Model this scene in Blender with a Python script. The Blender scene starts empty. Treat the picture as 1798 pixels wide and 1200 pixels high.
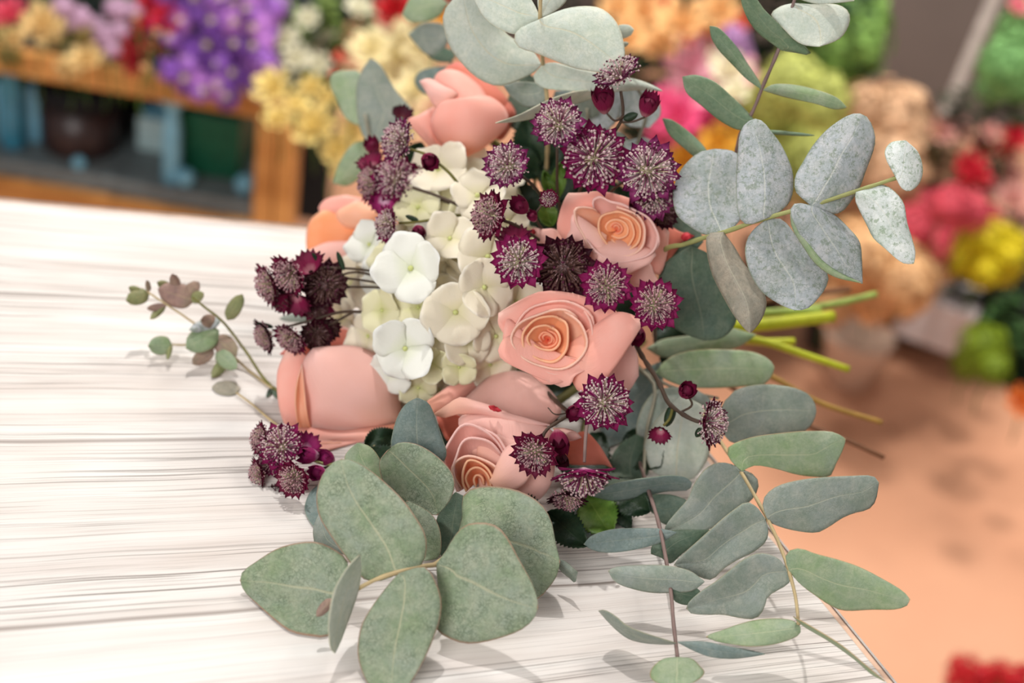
import bpy, math, random
import numpy as np
from mathutils import Vector, Matrix, Quaternion
random.seed(7)
SC = bpy.context.scene
COL = SC.collection
# ---------------------------------------------------------------- camera
PITCH, ROLL, FPX = math.radians(33), math.radians(10), 2497.2
F = Vector((0, math.cos(PITCH), -math.sin(PITCH)))
_R0 = Vector((1, 0, 0)); _U0 = Vector((0, math.sin(PITCH), math.cos(PITCH)))
CR = _R0*math.cos(ROLL) + _U0*math.sin(ROLL)
CU = -_R0*math.sin(ROLL) + _U0*math.cos(ROLL)
CP = Vector((0, 0, .95*math.sin(PITCH)))
cam = bpy.data.cameras.new('camera'); cam.lens = 50; cam.sensor_width = 36
cam.clip_start = .02; cam.clip_end = 50
cam.dof.use_dof = True; cam.dof.focus_distance = .755; cam.dof.aperture_fstop = 3.9
camo = bpy.data.objects.new('camera', cam); COL.objects.link(camo)
camo.matrix_world = Matrix(((CR.x, CU.x, -F.x, CP.x), (CR.y, CU.y, -F.y, CP.y), (CR.z, CU.z, -F.z, CP.z), (0, 0, 0, 1)))
SC.camera = camo
SC.view_settings.view_transform = 'Standard'; SC.view_settings.look = 'None'
SC.view_settings.gamma = 1; SC.view_settings.use_curve_mapping = False
SC.view_settings.exposure = 0.0
# ---------------------------------------------------------------- light
w = bpy.data.worlds.new('shop_ambient'); SC.world = w; w.use_nodes = True
bgn = w.node_tree.nodes['Background']; bgn.inputs[0].default_value = (1.0, .965, .945, 1); bgn.inputs[1].default_value = .37
def area(name, loc, to, size, power, col, shape='DISK'):
    l = bpy.data.lights.new(name, 'AREA'); l.shape = shape; l.size = size; l.energy = power; l.color = col
    o = bpy.data.objects.new(name, l); COL.objects.link(o); o.location = loc
    o.rotation_euler = (Vector(to)-Vector(loc)).to_track_quat('-Z', 'Y').to_euler(); return o
area('ceiling_spot_main', (-.36, 1.22, 1.5), (0, .72, .05), .045, 14, (1, .975, .95))
area('ceiling_spot_second', (.9, 1.5, 1.8), (0, .72, .05), .08, 4, (1, .90, .80))
area('camera_side_fill', (-.9, -1.3, 1.25), (0, .9, 0), 1.3, 44, (1, .98, .965))  # unseen soft fill, added to brighten the camera-facing petals
area('background_fill', (.5, 2.2, 1.6), (.3, 2.6, -.5), 1.1, 45, (1, .95, .88))  # added fill without a visible source, brightens the background

sp = bpy.data.lights.new('background_spot_fill', 'SPOT'); sp.energy = 150; sp.spot_size = math.radians(62); sp.spot_blend = .35; sp.shadow_soft_size = .12; sp.color = (1, .95, .90)  # added spot without a visible source, lifts the pots and flowers behind
spo = bpy.data.objects.new('background_spot_fill', sp); COL.objects.link(spo); spo.location = (.1, 1.2, 2.0)
spo.rotation_euler = (Vector((.15, 2.4, -.6))-Vector((.1, 1.2, 2.0))).to_track_quat('-Z', 'Y').to_euler()
def ray(px, py): return F + CR*((px-899)/FPX) - CU*((py-600)/FPX)
def P(px, py, d): return CP + ray(px, py)*d
def PZ(px, py, z=0.):
    r = ray(px, py); return CP + r*((z-CP.z)/r.z)
def TD(px, py): return -CP.z/ray(px, py).z
def PY(px, py, Y):
    r = ray(px, py); return CP + r*(Y/r.y)
# ---------------------------------------------------------------- table outline (top face)
TC = PZ(946, 440); TR = PZ(1560, 1200); TL_ = PZ(0, 352)
er = (TR-TC).normalized(); el = (TL_-TC).normalized()
TPOLY = [TC, TC+er*.85, TC+er*.85+el*1.25, TC+el*1.25]
def on_table(p, m=.004):
    qx, qy = p.x-TC.x, p.y-TC.y; D = er.x*el.y-er.y*el.x
    a = (qx*el.y-qy*el.x)/D; b = (er.x*qy-er.y*qx)/D
    return a > -m and b > -m
def clampz(p, z=.0025):
    if p.z < z and on_table(p):
        r = (p-CP); t = (z-CP.z)/r.z
        return CP + r*t
    return p
# ---------------------------------------------------------------- object helpers
def prop(o, label=None, cat=None, group=None, kind=None):
    if label: o['label'] = label
    if cat: o['category'] = cat
    if group: o['group'] = group
    if kind: o['kind'] = kind
    return o
def thing(name, loc, label, cat, group=None):
    o = bpy.data.objects.new(name, None); COL.objects.link(o); o.location = loc
    o.empty_display_size = .01
    return prop(o, label, cat, group)
def org(parent):
    v = Vector((0, 0, 0))
    while parent is not None:
        v += Vector(parent.location); parent = parent.parent
    return v
def mesh_ob(name, vs, fs, mat, parent=None, uv=None, smooth=True, mats=None, midx=None, origin=None):
    me = bpy.data.meshes.new(name)
    if parent is not None: o0 = org(parent)
    elif origin is not None: o0 = Vector(origin)
    else:
        o0 = Vector((sum(v[0] for v in vs)/len(vs), sum(v[1] for v in vs)/len(vs), min(v[2] for v in vs)))
    me.from_pydata([tuple(Vector(v)-o0) for v in vs], [], fs)
    if uv is not None:
        l = me.uv_layers.new(name='UVMap')
        li = np.zeros(len(me.loops), dtype=np.int32); me.loops.foreach_get('vertex_index', li)
        l.data.foreach_set('uv', np.asarray(uv, dtype=np.float32)[li].ravel())
    me.materials.append(mat)
    for m in (mats or []): me.materials.append(m)
    if midx is not None: me.polygons.foreach_set('material_index', midx)
    if smooth: me.polygons.foreach_set('use_smooth', [True]*len(me.polygons))
    me.update()
    o = bpy.data.objects.new(name, me); COL.objects.link(o)
    if parent is not None: o.parent = parent
    else: o.location = o0
    return o
def catmull(pts, n):
    """resample a polyline (list of tuples) smoothly, n+1 points by arc length"""
    p = np.array(pts, float)
    if len(p) == 2:
        t = np.linspace(0, 1, n+1)[:, None]; return p[0]*(1-t)+p[1]*t
    q = np.vstack([2*p[0]-p[1], p, 2*p[-1]-p[-2]]); out = []
    for i in range(1, len(q)-2):
        for s in np.linspace(0, 1, 9)[:-1]:
            a, b, c, d = q[i-1], q[i], q[i+1], q[i+2]
            out.append(.5*((2*b)+(-a+c)*s+(2*a-5*b+4*c-d)*s*s+(-a+3*b-3*c+d)*s**3))
    out.append(q[-2]); out = np.array(out)
    L = np.r_[0, np.cumsum(np.linalg.norm(np.diff(out, axis=0), axis=1))]
    t = np.linspace(0, L[-1], n+1)
    return np.stack([np.interp(t, L, out[:, k]) for k in range(out.shape[1])], 1)
def tube_data(pts, r0, r1=None, sides=7, n=None, bumps=0):
    """pts: world points"""
    r1 = r0 if r1 is None else r1
    n = n or max(2, (len(pts)-1)*5)
    c = [Vector(x) for x in catmull([tuple(p) for p in pts], n)] if len(pts) > 2 else [Vector(pts[0]).lerp(Vector(pts[1]), i/n) for i in range(n+1)]
    vs, fs = [], []
    up = Vector((.13, .37, .92))
    for i, p in enumerate(c):
        t = (c[min(i+1, n)]-c[max(i-1, 0)]).normalized()
        a = t.cross(up); a = a.normalized() if a.length > 1e-4 else Vector((1, 0, 0)); b = t.cross(a)
        r = r0+(r1-r0)*i/n
        if bumps: r *= 1+bumps*math.sin(i*2.7)*math.sin(i*1.3)
        for k in range(sides):
            an = 2*math.pi*k/sides; vs.append(p+a*(math.cos(an)*r)+b*(math.sin(an)*r))
    for i in range(n):
        for k in range(sides):
            k2 = (k+1) % sides; fs.append((i*sides+k, i*sides+k2, (i+1)*sides+k2, (i+1)*sides+k))
    fs.append(tuple(range(sides))[::-1]); fs.append(tuple(n*sides+k for k in range(sides)))
    return vs, fs
def join(lst):
    V, Fc = [], []
    for v, f in lst:
        o = len(V); V += list(v); Fc += [tuple(i+o for i in q) for q in f]
    return V, Fc
def stem(parent, pts, r0, r1, mat, name='stem', sides=7, bumps=0):
    """pts: (px,py,depth)"""
    W = [clampz(P(*q), .002) for q in pts]
    v, f = tube_data(W, r0, r1, sides, bumps=bumps); return mesh_ob(name, v, f, mat, parent)
def q(ox, oy, s, pts): return [(ox+x/s, oy+y/s) for x, y in pts]
# ---------------------------------------------------------------- materials
def newmat(name):
    m = bpy.data.materials.new(name); m.use_nodes = True; nt = m.node_tree; nt.nodes.clear()
    return m, nt, nt.nodes, nt.links
def N(nt, t, **k):
    n = nt.nodes.new(t)
    for a, b in k.items(): setattr(n, a, b)
    return n
def ramp(nt, stops, fac, interp='LINEAR'):
    r = N(nt, 'ShaderNodeValToRGB'); r.color_ramp.interpolation = interp
    e = r.color_ramp.elements
    while len(e) > 1: e.remove(e[-1])
    e[0].position = stops[0][0]; c = stops[0][1]; e[0].color = (*c, 1) if len(c) == 3 else c
    for p, c in stops[1:]:
        k = e.new(p); k.color = (*c, 1) if len(c) == 3 else c
    nt.links.new(fac, r.inputs[0]); return r.outputs[0]
def g3(v): return (v, v, v)
def s2l(r, g, b):
    return tuple(((c/255)/12.92 if c/255 <= .04045 else ((c/255+.055)/1.055)**2.4) for c in (r, g, b))
def math_(nt, op, a, b=None, c=None, clamp=False):
    m = N(nt, 'ShaderNodeMath', operation=op, use_clamp=clamp)
    for i, x in enumerate((a, b, c)):
        if x is None: continue
        if isinstance(x, (int, float)): m.inputs[i].default_value = x
        else: nt.links.new(x, m.inputs[i])
    return m.outputs[0]
def mix(nt, fac, a, b, mode='MIX'):
    m = N(nt, 'ShaderNodeMix', data_type='RGBA', blend_type=mode)
    for s, x in ((m.inputs[0], fac), (m.inputs[6], a), (m.inputs[7], b)):
        if isinstance(x, (int, float)): s.default_value = x
        elif isinstance(x, tuple): s.default_value = (*x, 1) if len(x) == 3 else x
        else: nt.links.new(x, s)
    return m.outputs[2]
def noise(nt, vec, scale, detail=4, rough=.55, dist=0):
    n = N(nt, 'ShaderNodeTexNoise'); n.inputs['Scale'].default_value = scale; n.inputs['Detail'].default_value = detail
    n.inputs['Roughness'].default_value = rough; n.inputs['Distortion'].default_value = dist
    if vec is not None: nt.links.new(vec, n.inputs['Vector'])
    return n.outputs[0]
def finish(nt, col, rough=.5, transl=0., spec=.35, bump=None, bstr=.2, bdist=.001, sss=0, sheen=0):
    b = N(nt, 'ShaderNodeBsdfPrincipled'); out = N(nt, 'ShaderNodeOutputMaterial')
    if isinstance(col, tuple): b.inputs['Base Color'].default_value = (*col, 1)
    else: nt.links.new(col, b.inputs['Base Color'])
    if isinstance(rough, (int, float)): b.inputs['Roughness'].default_value = rough
    else: nt.links.new(rough, b.inputs['Roughness'])
    b.inputs['Specular IOR Level'].default_value = spec
    if sheen: b.inputs['Sheen Weight'].default_value = sheen
    if bump is not None:
        bp = N(nt, 'ShaderNodeBump'); bp.inputs['Strength'].default_value = bstr; bp.inputs['Distance'].default_value = bdist
        nt.links.new(bump, bp.inputs['Height']); nt.links.new(bp.outputs[0], b.inputs['Normal'])
    if transl > 0:
        t = N(nt, 'ShaderNodeBsdfTranslucent')
        if isinstance(col, tuple): t.inputs[0].default_value = (*col, 1)
        else: nt.links.new(col, t.inputs[0])
        ms = N(nt, 'ShaderNodeMixShader'); ms.inputs[0].default_value = transl
        nt.links.new(b.outputs[0], ms.inputs[1]); nt.links.new(t.outputs[0], ms.inputs[2]); nt.links.new(ms.outputs[0], out.inputs[0])
    else: nt.links.new(b.outputs[0], out.inputs[0])
def plain(name, rgb, rough=.6, spec=.3, var=.12, scale=60, transl=0, sheen=0):
    m, nt, nd, lk = newmat(name); c = s2l(*rgb)
    tc = N(nt, 'ShaderNodeTexCoord')
    n = noise(nt, tc.outputs['Object'], scale, 3)
    dark = tuple(x*(1-var*2) for x in c); lite = tuple(min(1, x*(1+var)+.01*var) for x in c)
    finish(nt, ramp(nt, [(.3, dark), (.7, lite)], n), rough, transl, spec, bump=n, bstr=.15, sheen=sheen)
    return m
def leaf_mat(name, base, alt, vein, midrib, edge=None, crack=.5, alt_amt=.5, rough=.55, transl=.14, speck=0, spec=.3):
    m, nt, nd, lk = newmat(name)
    tc = N(nt, 'ShaderNodeTexCoord'); oi = N(nt, 'ShaderNodeObjectInfo')
    sx = N(nt, 'ShaderNodeSeparateXYZ'); lk.new(tc.outputs['UV'], sx.inputs[0])
    u, v = sx.outputs[0], sx.outputs[1]
    au = math_(nt, 'ABSOLUTE', math_(nt, 'SUBTRACT', u, .5))          # 0 at midrib .. .5 at edge
    off = N(nt, 'ShaderNodeVectorMath', operation='ADD'); lk.new(tc.outputs['Object'], off.inputs[0])
    cb = N(nt, 'ShaderNodeCombineXYZ'); lk.new(oi.outputs['Random'], cb.inputs[0]); lk.new(oi.outputs['Random'], cb.inputs[1]); lk.new(cb.outputs[0], off.inputs[1])
    pos = off.outputs[0]
    big = noise(nt, pos, 45, 3, .6); fine = noise(nt, pos, 520, 4, .7); mid = noise(nt, pos, 140, 4, .65, .6)
    c = mix(nt, ramp(nt, [(.5-.35*alt_amt, g3(0)), (.5+.55*(1-alt_amt)+.1, g3(1))], big), s2l(*base), s2l(*alt))
    c = mix(nt, math_(nt, 'MULTIPLY', ramp(nt, [(.42, g3(0)), (.70, g3(1))], mid), .5), c, s2l(min(255, base[0]+34), min(255, base[1]+24), min(255, base[2]+18)))
    c = mix(nt, math_(nt, 'MULTIPLY', ramp(nt, [(.35, g3(1)), (.55, g3(0))], fine), .28), c, s2l(*vein))
    # net of small veins
    dv = N(nt, 'ShaderNodeVectorMath', operation='ADD'); lk.new(pos, dv.inputs[0])
    nn = N(nt, 'ShaderNodeTexNoise'); nn.inputs['Scale'].default_value = 260; lk.new(pos, nn.inputs['Vector'])
    sc = N(nt, 'ShaderNodeVectorMath', operation='SCALE'); sc.inputs['Scale'].default_value = .0065
    lk.new(nn.outputs[1], sc.inputs[0]); lk.new(sc.outputs[0], dv.inputs[1])
    vo = N(nt, 'ShaderNodeTexVoronoi', feature='DISTANCE_TO_EDGE'); vo.inputs['Scale'].default_value = 430
    lk.new(dv.outputs[0], vo.inputs['Vector'])
    net = ramp(nt, [(0, g3(1)), (.13, g3(0))], vo.outputs['Distance'])
    patch = ramp(nt, [(.42, g3(.12)), (.66, g3(1))], noise(nt, pos, 110, 3))
    c = mix(nt, math_(nt, 'MULTIPLY', math_(nt, 'MULTIPLY', net, patch), crack), c, s2l(*vein))
    # side veins
    ph = math_(nt, 'ADD', math_(nt, 'SUBTRACT', v, math_(nt, 'MULTIPLY', au, 1.1)), math_(nt, 'MULTIPLY', math_(nt, 'SUBTRACT', mid, .5), .10))
    sv = math_(nt, 'ABSOLUTE', math_(nt, 'SINE', math_(nt, 'MULTIPLY', ph, 21)))
    svm = math_(nt, 'MULTIPLY', ramp(nt, [(0, g3(1)), (.07, g3(0))], sv), .22)
    c = mix(nt, svm, c, s2l(*midrib))
    sv2 = math_(nt, 'ABSOLUTE', math_(nt, 'SINE', math_(nt, 'ADD', math_(nt, 'MULTIPLY', ph, 47), math_(nt, 'MULTIPLY', big, 9))))
    c = mix(nt, math_(nt, 'MULTIPLY', math_(nt, 'MULTIPLY', ramp(nt, [(0, g3(1)), (.16, g3(0))], sv2), patch), crack), c, s2l(*vein))
    mr = ramp(nt, [(0, g3(.8)), (.008, g3(.6)), (.018, g3(0))], au)
    fade = ramp(nt, [(.0, g3(1)), (.55, g3(.75)), (.95, g3(.25))], v)
    c = mix(nt, math_(nt, 'MULTIPLY', mr, fade), c, s2l(*midrib))
    if speck: c = mix(nt, math_(nt, 'MULTIPLY', ramp(nt, [(.53, g3(0)), (.60, g3(1))], noise(nt, pos, 330, 5, .75)), speck), c, s2l(*alt))
    if edge:
        e1 = ramp(nt, [(.478, g3(0)), (.497, g3(1))], au)
        e2 = ramp(nt, [(.975, g3(0)), (.995, g3(1))], v)
        c = mix(nt, math_(nt, 'MULTIPLY', math_(nt, 'MAXIMUM', e1, e2), .75), c, s2l(*edge))
    # overall slight value change from leaf to leaf
    hv = N(nt, 'ShaderNodeHueSaturation'); lk.new(c, hv.inputs['Color'])
    lk.new(math_(nt, 'MULTIPLY_ADD', oi.outputs['Random'], .16, .92), hv.inputs['Value'])
    bh = math_(nt, 'SUBTRACT', math_(nt, 'MULTIPLY', fine, .3), math_(nt, 'ADD', math_(nt, 'MULTIPLY', net, .35), math_(nt, 'MULTIPLY', mr, .8)))
    finish(nt, hv.outputs[0], rough, transl, spec, bump=bh, bstr=.35, bdist=.0006)
    return m
def petal_mat(name, base, rim, deep, transl=.3, rough=.55, streak=.1):
    m, nt, nd, lk = newmat(name); tc = N(nt, 'ShaderNodeTexCoord')
    sx = N(nt, 'ShaderNodeSeparateXYZ'); lk.new(tc.outputs['UV'], sx.inputs[0]); u, v = sx.outputs[0], sx.outputs[1]
    c = ramp(nt, [(0, s2l(*deep)), (.45, s2l(*base)), (.82, s2l(*base)), (.97, s2l(*rim))], v)
    cb = N(nt, 'ShaderNodeCombineXYZ'); lk.new(math_(nt, 'MULTIPLY', u, 34), cb.inputs[0]); lk.new(math_(nt, 'MULTIPLY', v, 2.2), cb.inputs[1])
    st = noise(nt, cb.outputs[0], 1.6, 4, .6, .2)
    c = mix(nt, math_(nt, 'MULTIPLY', ramp(nt, [(.45, g3(0)), (.8, g3(1))], st), streak), c, s2l(*deep))
    bl = noise(nt, tc.outputs['Object'], 60, 3)
    c = mix(nt, math_(nt, 'MULTIPLY', ramp(nt, [(.4, g3(0)), (.7, g3(1))], bl), .35), c, s2l(*rim))
    finish(nt, c, rough, transl, .22, bump=st, bstr=.35, bdist=.0008, sheen=.15)
    return m
M = {}
M['euc_green'] = leaf_mat('eucalyptus_leaf_green', (146, 158, 140), (124, 146, 98), (84, 100, 74), (186, 184, 152), edge=(172, 124, 104), crack=.75, alt_amt=.5)
M['euc_pale'] = leaf_mat('eucalyptus_leaf_pale', (200, 208, 198), (176, 190, 164), (158, 172, 150), (212, 204, 174), edge=(205, 200, 172), crack=.3, alt_amt=.3, transl=.2)
M['euc_silver'] = leaf_mat('eucalyptus_leaf_silver', (176, 182, 186), (112, 128, 104), (108, 122, 112), (206, 208, 196), edge=(142, 156, 128), crack=.6, alt_amt=.2, speck=.6)
M['euc_frost'] = leaf_mat('eucalyptus_leaf_frosted', (228, 234, 232), (122, 148, 108), (150, 168, 148), (226, 228, 216), edge=(160, 180, 140), crack=.4, alt_amt=.12, speck=.6)
M['euc_blue'] = leaf_mat('eucalyptus_leaf_blue_grey', (120, 136, 134), (96, 116, 102), (82, 100, 92), (160, 166, 150), edge=(150, 160, 140), crack=.4, alt_amt=.35)
M['euc_dark'] = leaf_mat('eucalyptus_leaf_dark', (94, 114, 100), (72, 96, 70), (58, 76, 60), (130, 140, 118), edge=(120, 130, 100), crack=.35, alt_amt=.5)
M['euc_soft'] = leaf_mat('eucalyptus_leaf_soft_green', (144, 158, 136), (126, 154, 92), (112, 134, 102), (182, 186, 152), edge=(186, 150, 110), crack=.35, alt_amt=.55)
M['euc_grey'] = leaf_mat('eucalyptus_leaf_grey', (144, 153, 146), (120, 136, 114), (110, 124, 110), (180, 182, 162), edge=(160, 156, 126), crack=.45, alt_amt=.4)
M['euc_long'] = leaf_mat('eucalyptus_leaf_long_green', (112, 134, 108), (94, 120, 84), (78, 100, 74), (150, 160, 128), edge=(130, 140, 104), crack=.3, alt_amt=.5)
M['euc_mauve'] = leaf_mat('eucalyptus_leaf_mauve', (152, 124, 116), (134, 140, 96), (108, 84, 80), (190, 176, 130), edge=(130, 92, 84), crack=.3, alt_amt=.4)
M['euc_olive'] = leaf_mat('eucalyptus_leaf_olive', (140, 140, 100), (120, 140, 84), (100, 94, 66), (186, 180, 120), edge=(140, 100, 80), crack=.3, alt_amt=.5)
M['euc_taupe'] = leaf_mat('eucalyptus_leaf_taupe', (156, 150, 136), (122, 122, 106), (96, 92, 80), (184, 178, 156), edge=(176, 170, 140), crack=.2, alt_amt=.3)
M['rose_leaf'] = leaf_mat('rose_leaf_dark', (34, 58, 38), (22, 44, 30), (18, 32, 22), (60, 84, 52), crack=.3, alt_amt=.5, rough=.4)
M['bright_leaf'] = leaf_mat('rose_leaf_bright', (98, 134, 52), (74, 112, 40), (52, 84, 30), (140, 164, 84), crack=.35, alt_amt=.4, rough=.4)
M['pet_pink'] = petal_mat('rose_petal_pink', (255, 190, 174), (255, 212, 198), (250, 178, 142))
M['pet_peach'] = petal_mat('rose_petal_peach', (254, 198, 162), (254, 214, 196), (252, 166, 110))
M['pet_orange'] = petal_mat('rose_petal_orange', (255, 174, 120), (255, 206, 168), (250, 138, 80))
M['pet_core'] = petal_mat('rose_petal_core', (252, 144, 100), (254, 184, 148), (232, 84, 60))
M['pet_blush'] = petal_mat('rose_petal_blush', (248, 200, 188), (250, 208, 200), (244, 190, 160))
M['pet_rose'] = petal_mat('rose_petal_deep', (226, 132, 108), (232, 140, 128), (206, 104, 74))  # deep petal tone, also used to paint in shaded petals
M['tip_red'] = plain('petal_tip_red', (196, 50, 60), .6, transl=.1)
M['hyd_white'] = petal_mat('hydrangea_petal_white', (246, 246, 238), (250, 250, 246), (232, 236, 205), transl=.3, streak=.06)
M['hyd_cream'] = petal_mat('hydrangea_petal_cream', (246, 238, 218), (250, 244, 230), (236, 230, 182), transl=.35, streak=.08)
M['hyd_lime'] = petal_mat('hydrangea_petal_lime', (240, 236, 200), (244, 240, 214), (222, 222, 150), transl=.35, streak=.08)
M['hyd_core'] = plain('hydrangea_eye', (196, 202, 130), .5)
M['hyd_green'] = plain('hydrangea_stalk_green', (214, 214, 160), .5, transl=.1)
M['stem_tan'] = plain('eucalyptus_stem_tan', (178, 158, 118), .6)
M['stem_yel'] = plain('eucalyptus_stem_yellow_green', (150, 152, 96), .6)
M['stem_mauve'] = plain('eucalyptus_stem_mauve', (128, 106, 100), .6)
M['stem_grey'] = plain('eucalyptus_stem_grey', (138, 134, 116), .6)
M['stem_dark'] = plain('astrantia_stem_dark', (74, 58, 46), .6)
M['stem_green'] = plain('astrantia_stem_green', (108, 104, 50), .6)
M['stem_lime'] = plain('cut_stem_lime', (188, 194, 44), .5, transl=.1)
M['stem_leafg'] = plain('cut_stem_green', (152, 172, 84), .5)
M['stem_ochre'] = plain('cut_stem_ochre', (164, 128, 60), .6)
M['stem_brown'] = plain('cut_stem_brown', (122, 82, 56), .6)
# ---------------------------------------------------------------- the setting
def box_data(c, s, rz=0):
    cx, cy, cz = c; vs = []
    for dx in (-.5, .5):
        for dy in (-.5, .5):
            for dz in (-.5, .5):
                x, y = dx*s[0], dy*s[1]
                vs.append(Vector((cx+x*math.cos(rz)-y*math.sin(rz), cy+x*math.sin(rz)+y*math.cos(rz), cz+dz*s[2])))
    return vs, [(0, 1, 3, 2), (4, 6, 7, 5), (0, 4, 5, 1), (2, 3, 7, 6), (0, 2, 6, 4), (1, 5, 7, 3)]
def bevel(o, w, seg=2):
    m = o.modifiers.new('bevel', 'BEVEL'); m.width = w; m.segments = seg; m.limit_method = 'ANGLE'
def floor_mat():
    m, nt, nd, lk = newmat('terracotta_floor'); tc = N(nt, 'ShaderNodeTexCoord')
    a = noise(nt, tc.outputs['Object'], 1.6, 4); b = noise(nt, tc.outputs['Object'], 40, 3)
    c = ramp(nt, [(.3, s2l(200, 144, 112)), (.7, s2l(216, 164, 132))], a)
    c = mix(nt, math_(nt, 'MULTIPLY', b, .25), c, s2l(196, 142, 114))
    finish(nt, c, .5, 0, .3, bump=b, bstr=.05); return m
def table_mat():
    m, nt, nd, lk = newmat('whitewashed_planks'); geo = N(nt, 'ShaderNodeNewGeometry')
    sx = N(nt, 'ShaderNodeSeparateXYZ'); lk.new(geo.outputs['Position'], sx.inputs[0]); X, Y = sx.outputs[0], sx.outputs[1]
    v = math_(nt, 'DIVIDE', math_(nt, 'SUBTRACT', Y, math_(nt, 'MULTIPLY', X, .669)), math_(nt, 'SUBTRACT', 1, math_(nt, 'MULTIPLY', X, .54)))
    cb = N(nt, 'ShaderNodeCombineXYZ'); lk.new(math_(nt, 'MULTIPLY', X, 1.0), cb.inputs[0]); lk.new(v, cb.inputs[1])
    wob = noise(nt, cb.outputs[0], 5, 2)
    v2 = math_(nt, 'ADD', v, math_(nt, 'MULTIPLY', wob, .012))
    def streak(sxx, syy, det=3, rough=.6):
        c = N(nt, 'ShaderNodeCombineXYZ'); lk.new(math_(nt, 'MULTIPLY', X, sxx), c.inputs[0]); lk.new(math_(nt, 'MULTIPLY', v2, syy), c.inputs[1])
        return noise(nt, c.outputs[0], 1, det, rough)
    g1 = streak(3.5, 520, 3, .65); g2 = streak(9, 1100, 3, .7); g3_ = streak(3, 60, 3); wide = streak(2.2, 16, 2)
    big = noise(nt, cb.outputs[0], 9, 3)
    base = ramp(nt, [(.3, s2l(203, 194, 188)), (.5, s2l(219, 213, 208)), (.7, s2l(228, 225, 221))], g3_)
    base = mix(nt, math_(nt, 'MULTIPLY', ramp(nt, [(.42, g3(0)), (.72, g3(1))], big), .3), base, s2l(202, 186, 174))
    l1 = ramp(nt, [(.54, g3(0)), (.63, g3(1))], g1)
    l2 = ramp(nt, [(.54, g3(0)), (.66, g3(1))], g2)
    msk = ramp(nt, [(.34, g3(.2)), (.56, g3(1))], wide)
    lines = math_(nt, 'MULTIPLY', math_(nt, 'MAXIMUM', l1, math_(nt, 'MULTIPLY', l2, .55)), msk)
    c = mix(nt, math_(nt, 'MULTIPLY', lines, .75), base, s2l(104, 94, 88))
    # plank seams every 13.5 cm
    sm = math_(nt, 'ABSOLUTE', math_(nt, 'SUBTRACT', math_(nt, 'FRACT', math_(nt, 'DIVIDE', math_(nt, 'SUBTRACT', v2, .693-.0675*3), .135)), .5))
    seam = ramp(nt, [(0, g3(1)), (.008, g3(.6)), (.016, g3(0))], sm)
    c = mix(nt, math_(nt, 'MULTIPLY', seam, .7), c, s2l(120, 106, 98))
    # a knot ring and small dents
    kn = N(nt, 'ShaderNodeVectorMath', operation='DISTANCE'); kp = PZ(294, 838)
    mp = N(nt, 'ShaderNodeCombineXYZ'); lk.new(X, mp.inputs[0]); lk.new(math_(nt, 'MULTIPLY', Y, 1), mp.inputs[1]); lk.new(mp.outputs[0], kn.inputs[0]); kn.inputs[1].default_value = (kp.x, kp.y, 0)
    ring = ramp(nt, [(.0045, g3(0)), (.0060, g3(1)), (.0064, g3(1)), (.0075, g3(0))], kn.outputs['Value'])
    c = mix(nt, math_(nt, 'MULTIPLY', ring, .35), c, s2l(150, 138, 124))
    vo = N(nt, 'ShaderNodeTexVoronoi'); vo.inputs['Scale'].default_value = 17; lk.new(cb.outputs[0], vo.inputs['Vector'])
    dent = ramp(nt, [(.016, g3(1)), (.028, g3(0))], vo.outputs['Distance'])
    c = mix(nt, math_(nt, 'MULTIPLY', dent, .6), c, s2l(110, 100, 92))
    h = math_(nt, 'SUBTRACT', math_(nt, 'MULTIPLY', g3_, .2), math_(nt, 'ADD', math_(nt, 'MULTIPLY', lines, .5), seam))
    finish(nt, c, .75, 0, .12, bump=h, bstr=.4, bdist=.0006); return m
def wood_mat(name, a, b):
    m, nt, nd, lk = newmat(name); tc = N(nt, 'ShaderNodeTexCoord'); mp = N(nt, 'ShaderNodeMapping'); mp.inputs['Scale'].default_value = (3, 40, 40)
    lk.new(tc.outputs['Object'], mp.inputs[0]); n = noise(nt, mp.outputs[0], 1, 3)
    finish(nt, ramp(nt, [(.3, s2l(*a)), (.7, s2l(*b))], n), .5, 0, .3); return m
M['floor'] = floor_mat(); M['table'] = table_mat()
M['oak'] = wood_mat('oak_board', (176, 120, 62), (214, 158, 92)); M['wall'] = plain('wall_taupe', (104, 95, 90), .9, var=.05, scale=3)
M['trim_grey'] = plain('table_edge_grey', (150, 140, 134), .35, .5); M['edge_tan'] = plain('table_edge_tan', (214, 176, 150), .5)
M['dark'] = plain('shelf_dark_back', (22, 28, 32), .7); M['greyboard'] = plain('shelf_grey_board', (112, 122, 124), .45, .5)
FZ = -.78
v, f = [Vector((-3, -1.5, FZ)), Vector((3, -1.5, FZ)), Vector((3, 3.4, FZ)), Vector((-3, 3.4, FZ)), Vector((-3, -1.5, FZ-.05)), Vector((3, -1.5, FZ-.05)), Vector((3, 3.4, FZ-.05)), Vector((-3, 3.4, FZ-.05))], [(0, 1, 2, 3), (7, 6, 5, 4), (0, 4, 5, 1), (1, 5, 6, 2), (2, 6, 7, 3), (3, 7, 4, 0)]
prop(mesh_ob('floor', v, f, M['floor'], smooth=False), 'terracotta coloured shop floor', kind='structure')
v, f = box_data((0, 3.36, .1), (6, .08, 1.76)); prop(mesh_ob('wall_back', v, f, M['wall'], smooth=False), 'taupe wall behind the flowers', kind='structure')
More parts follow.
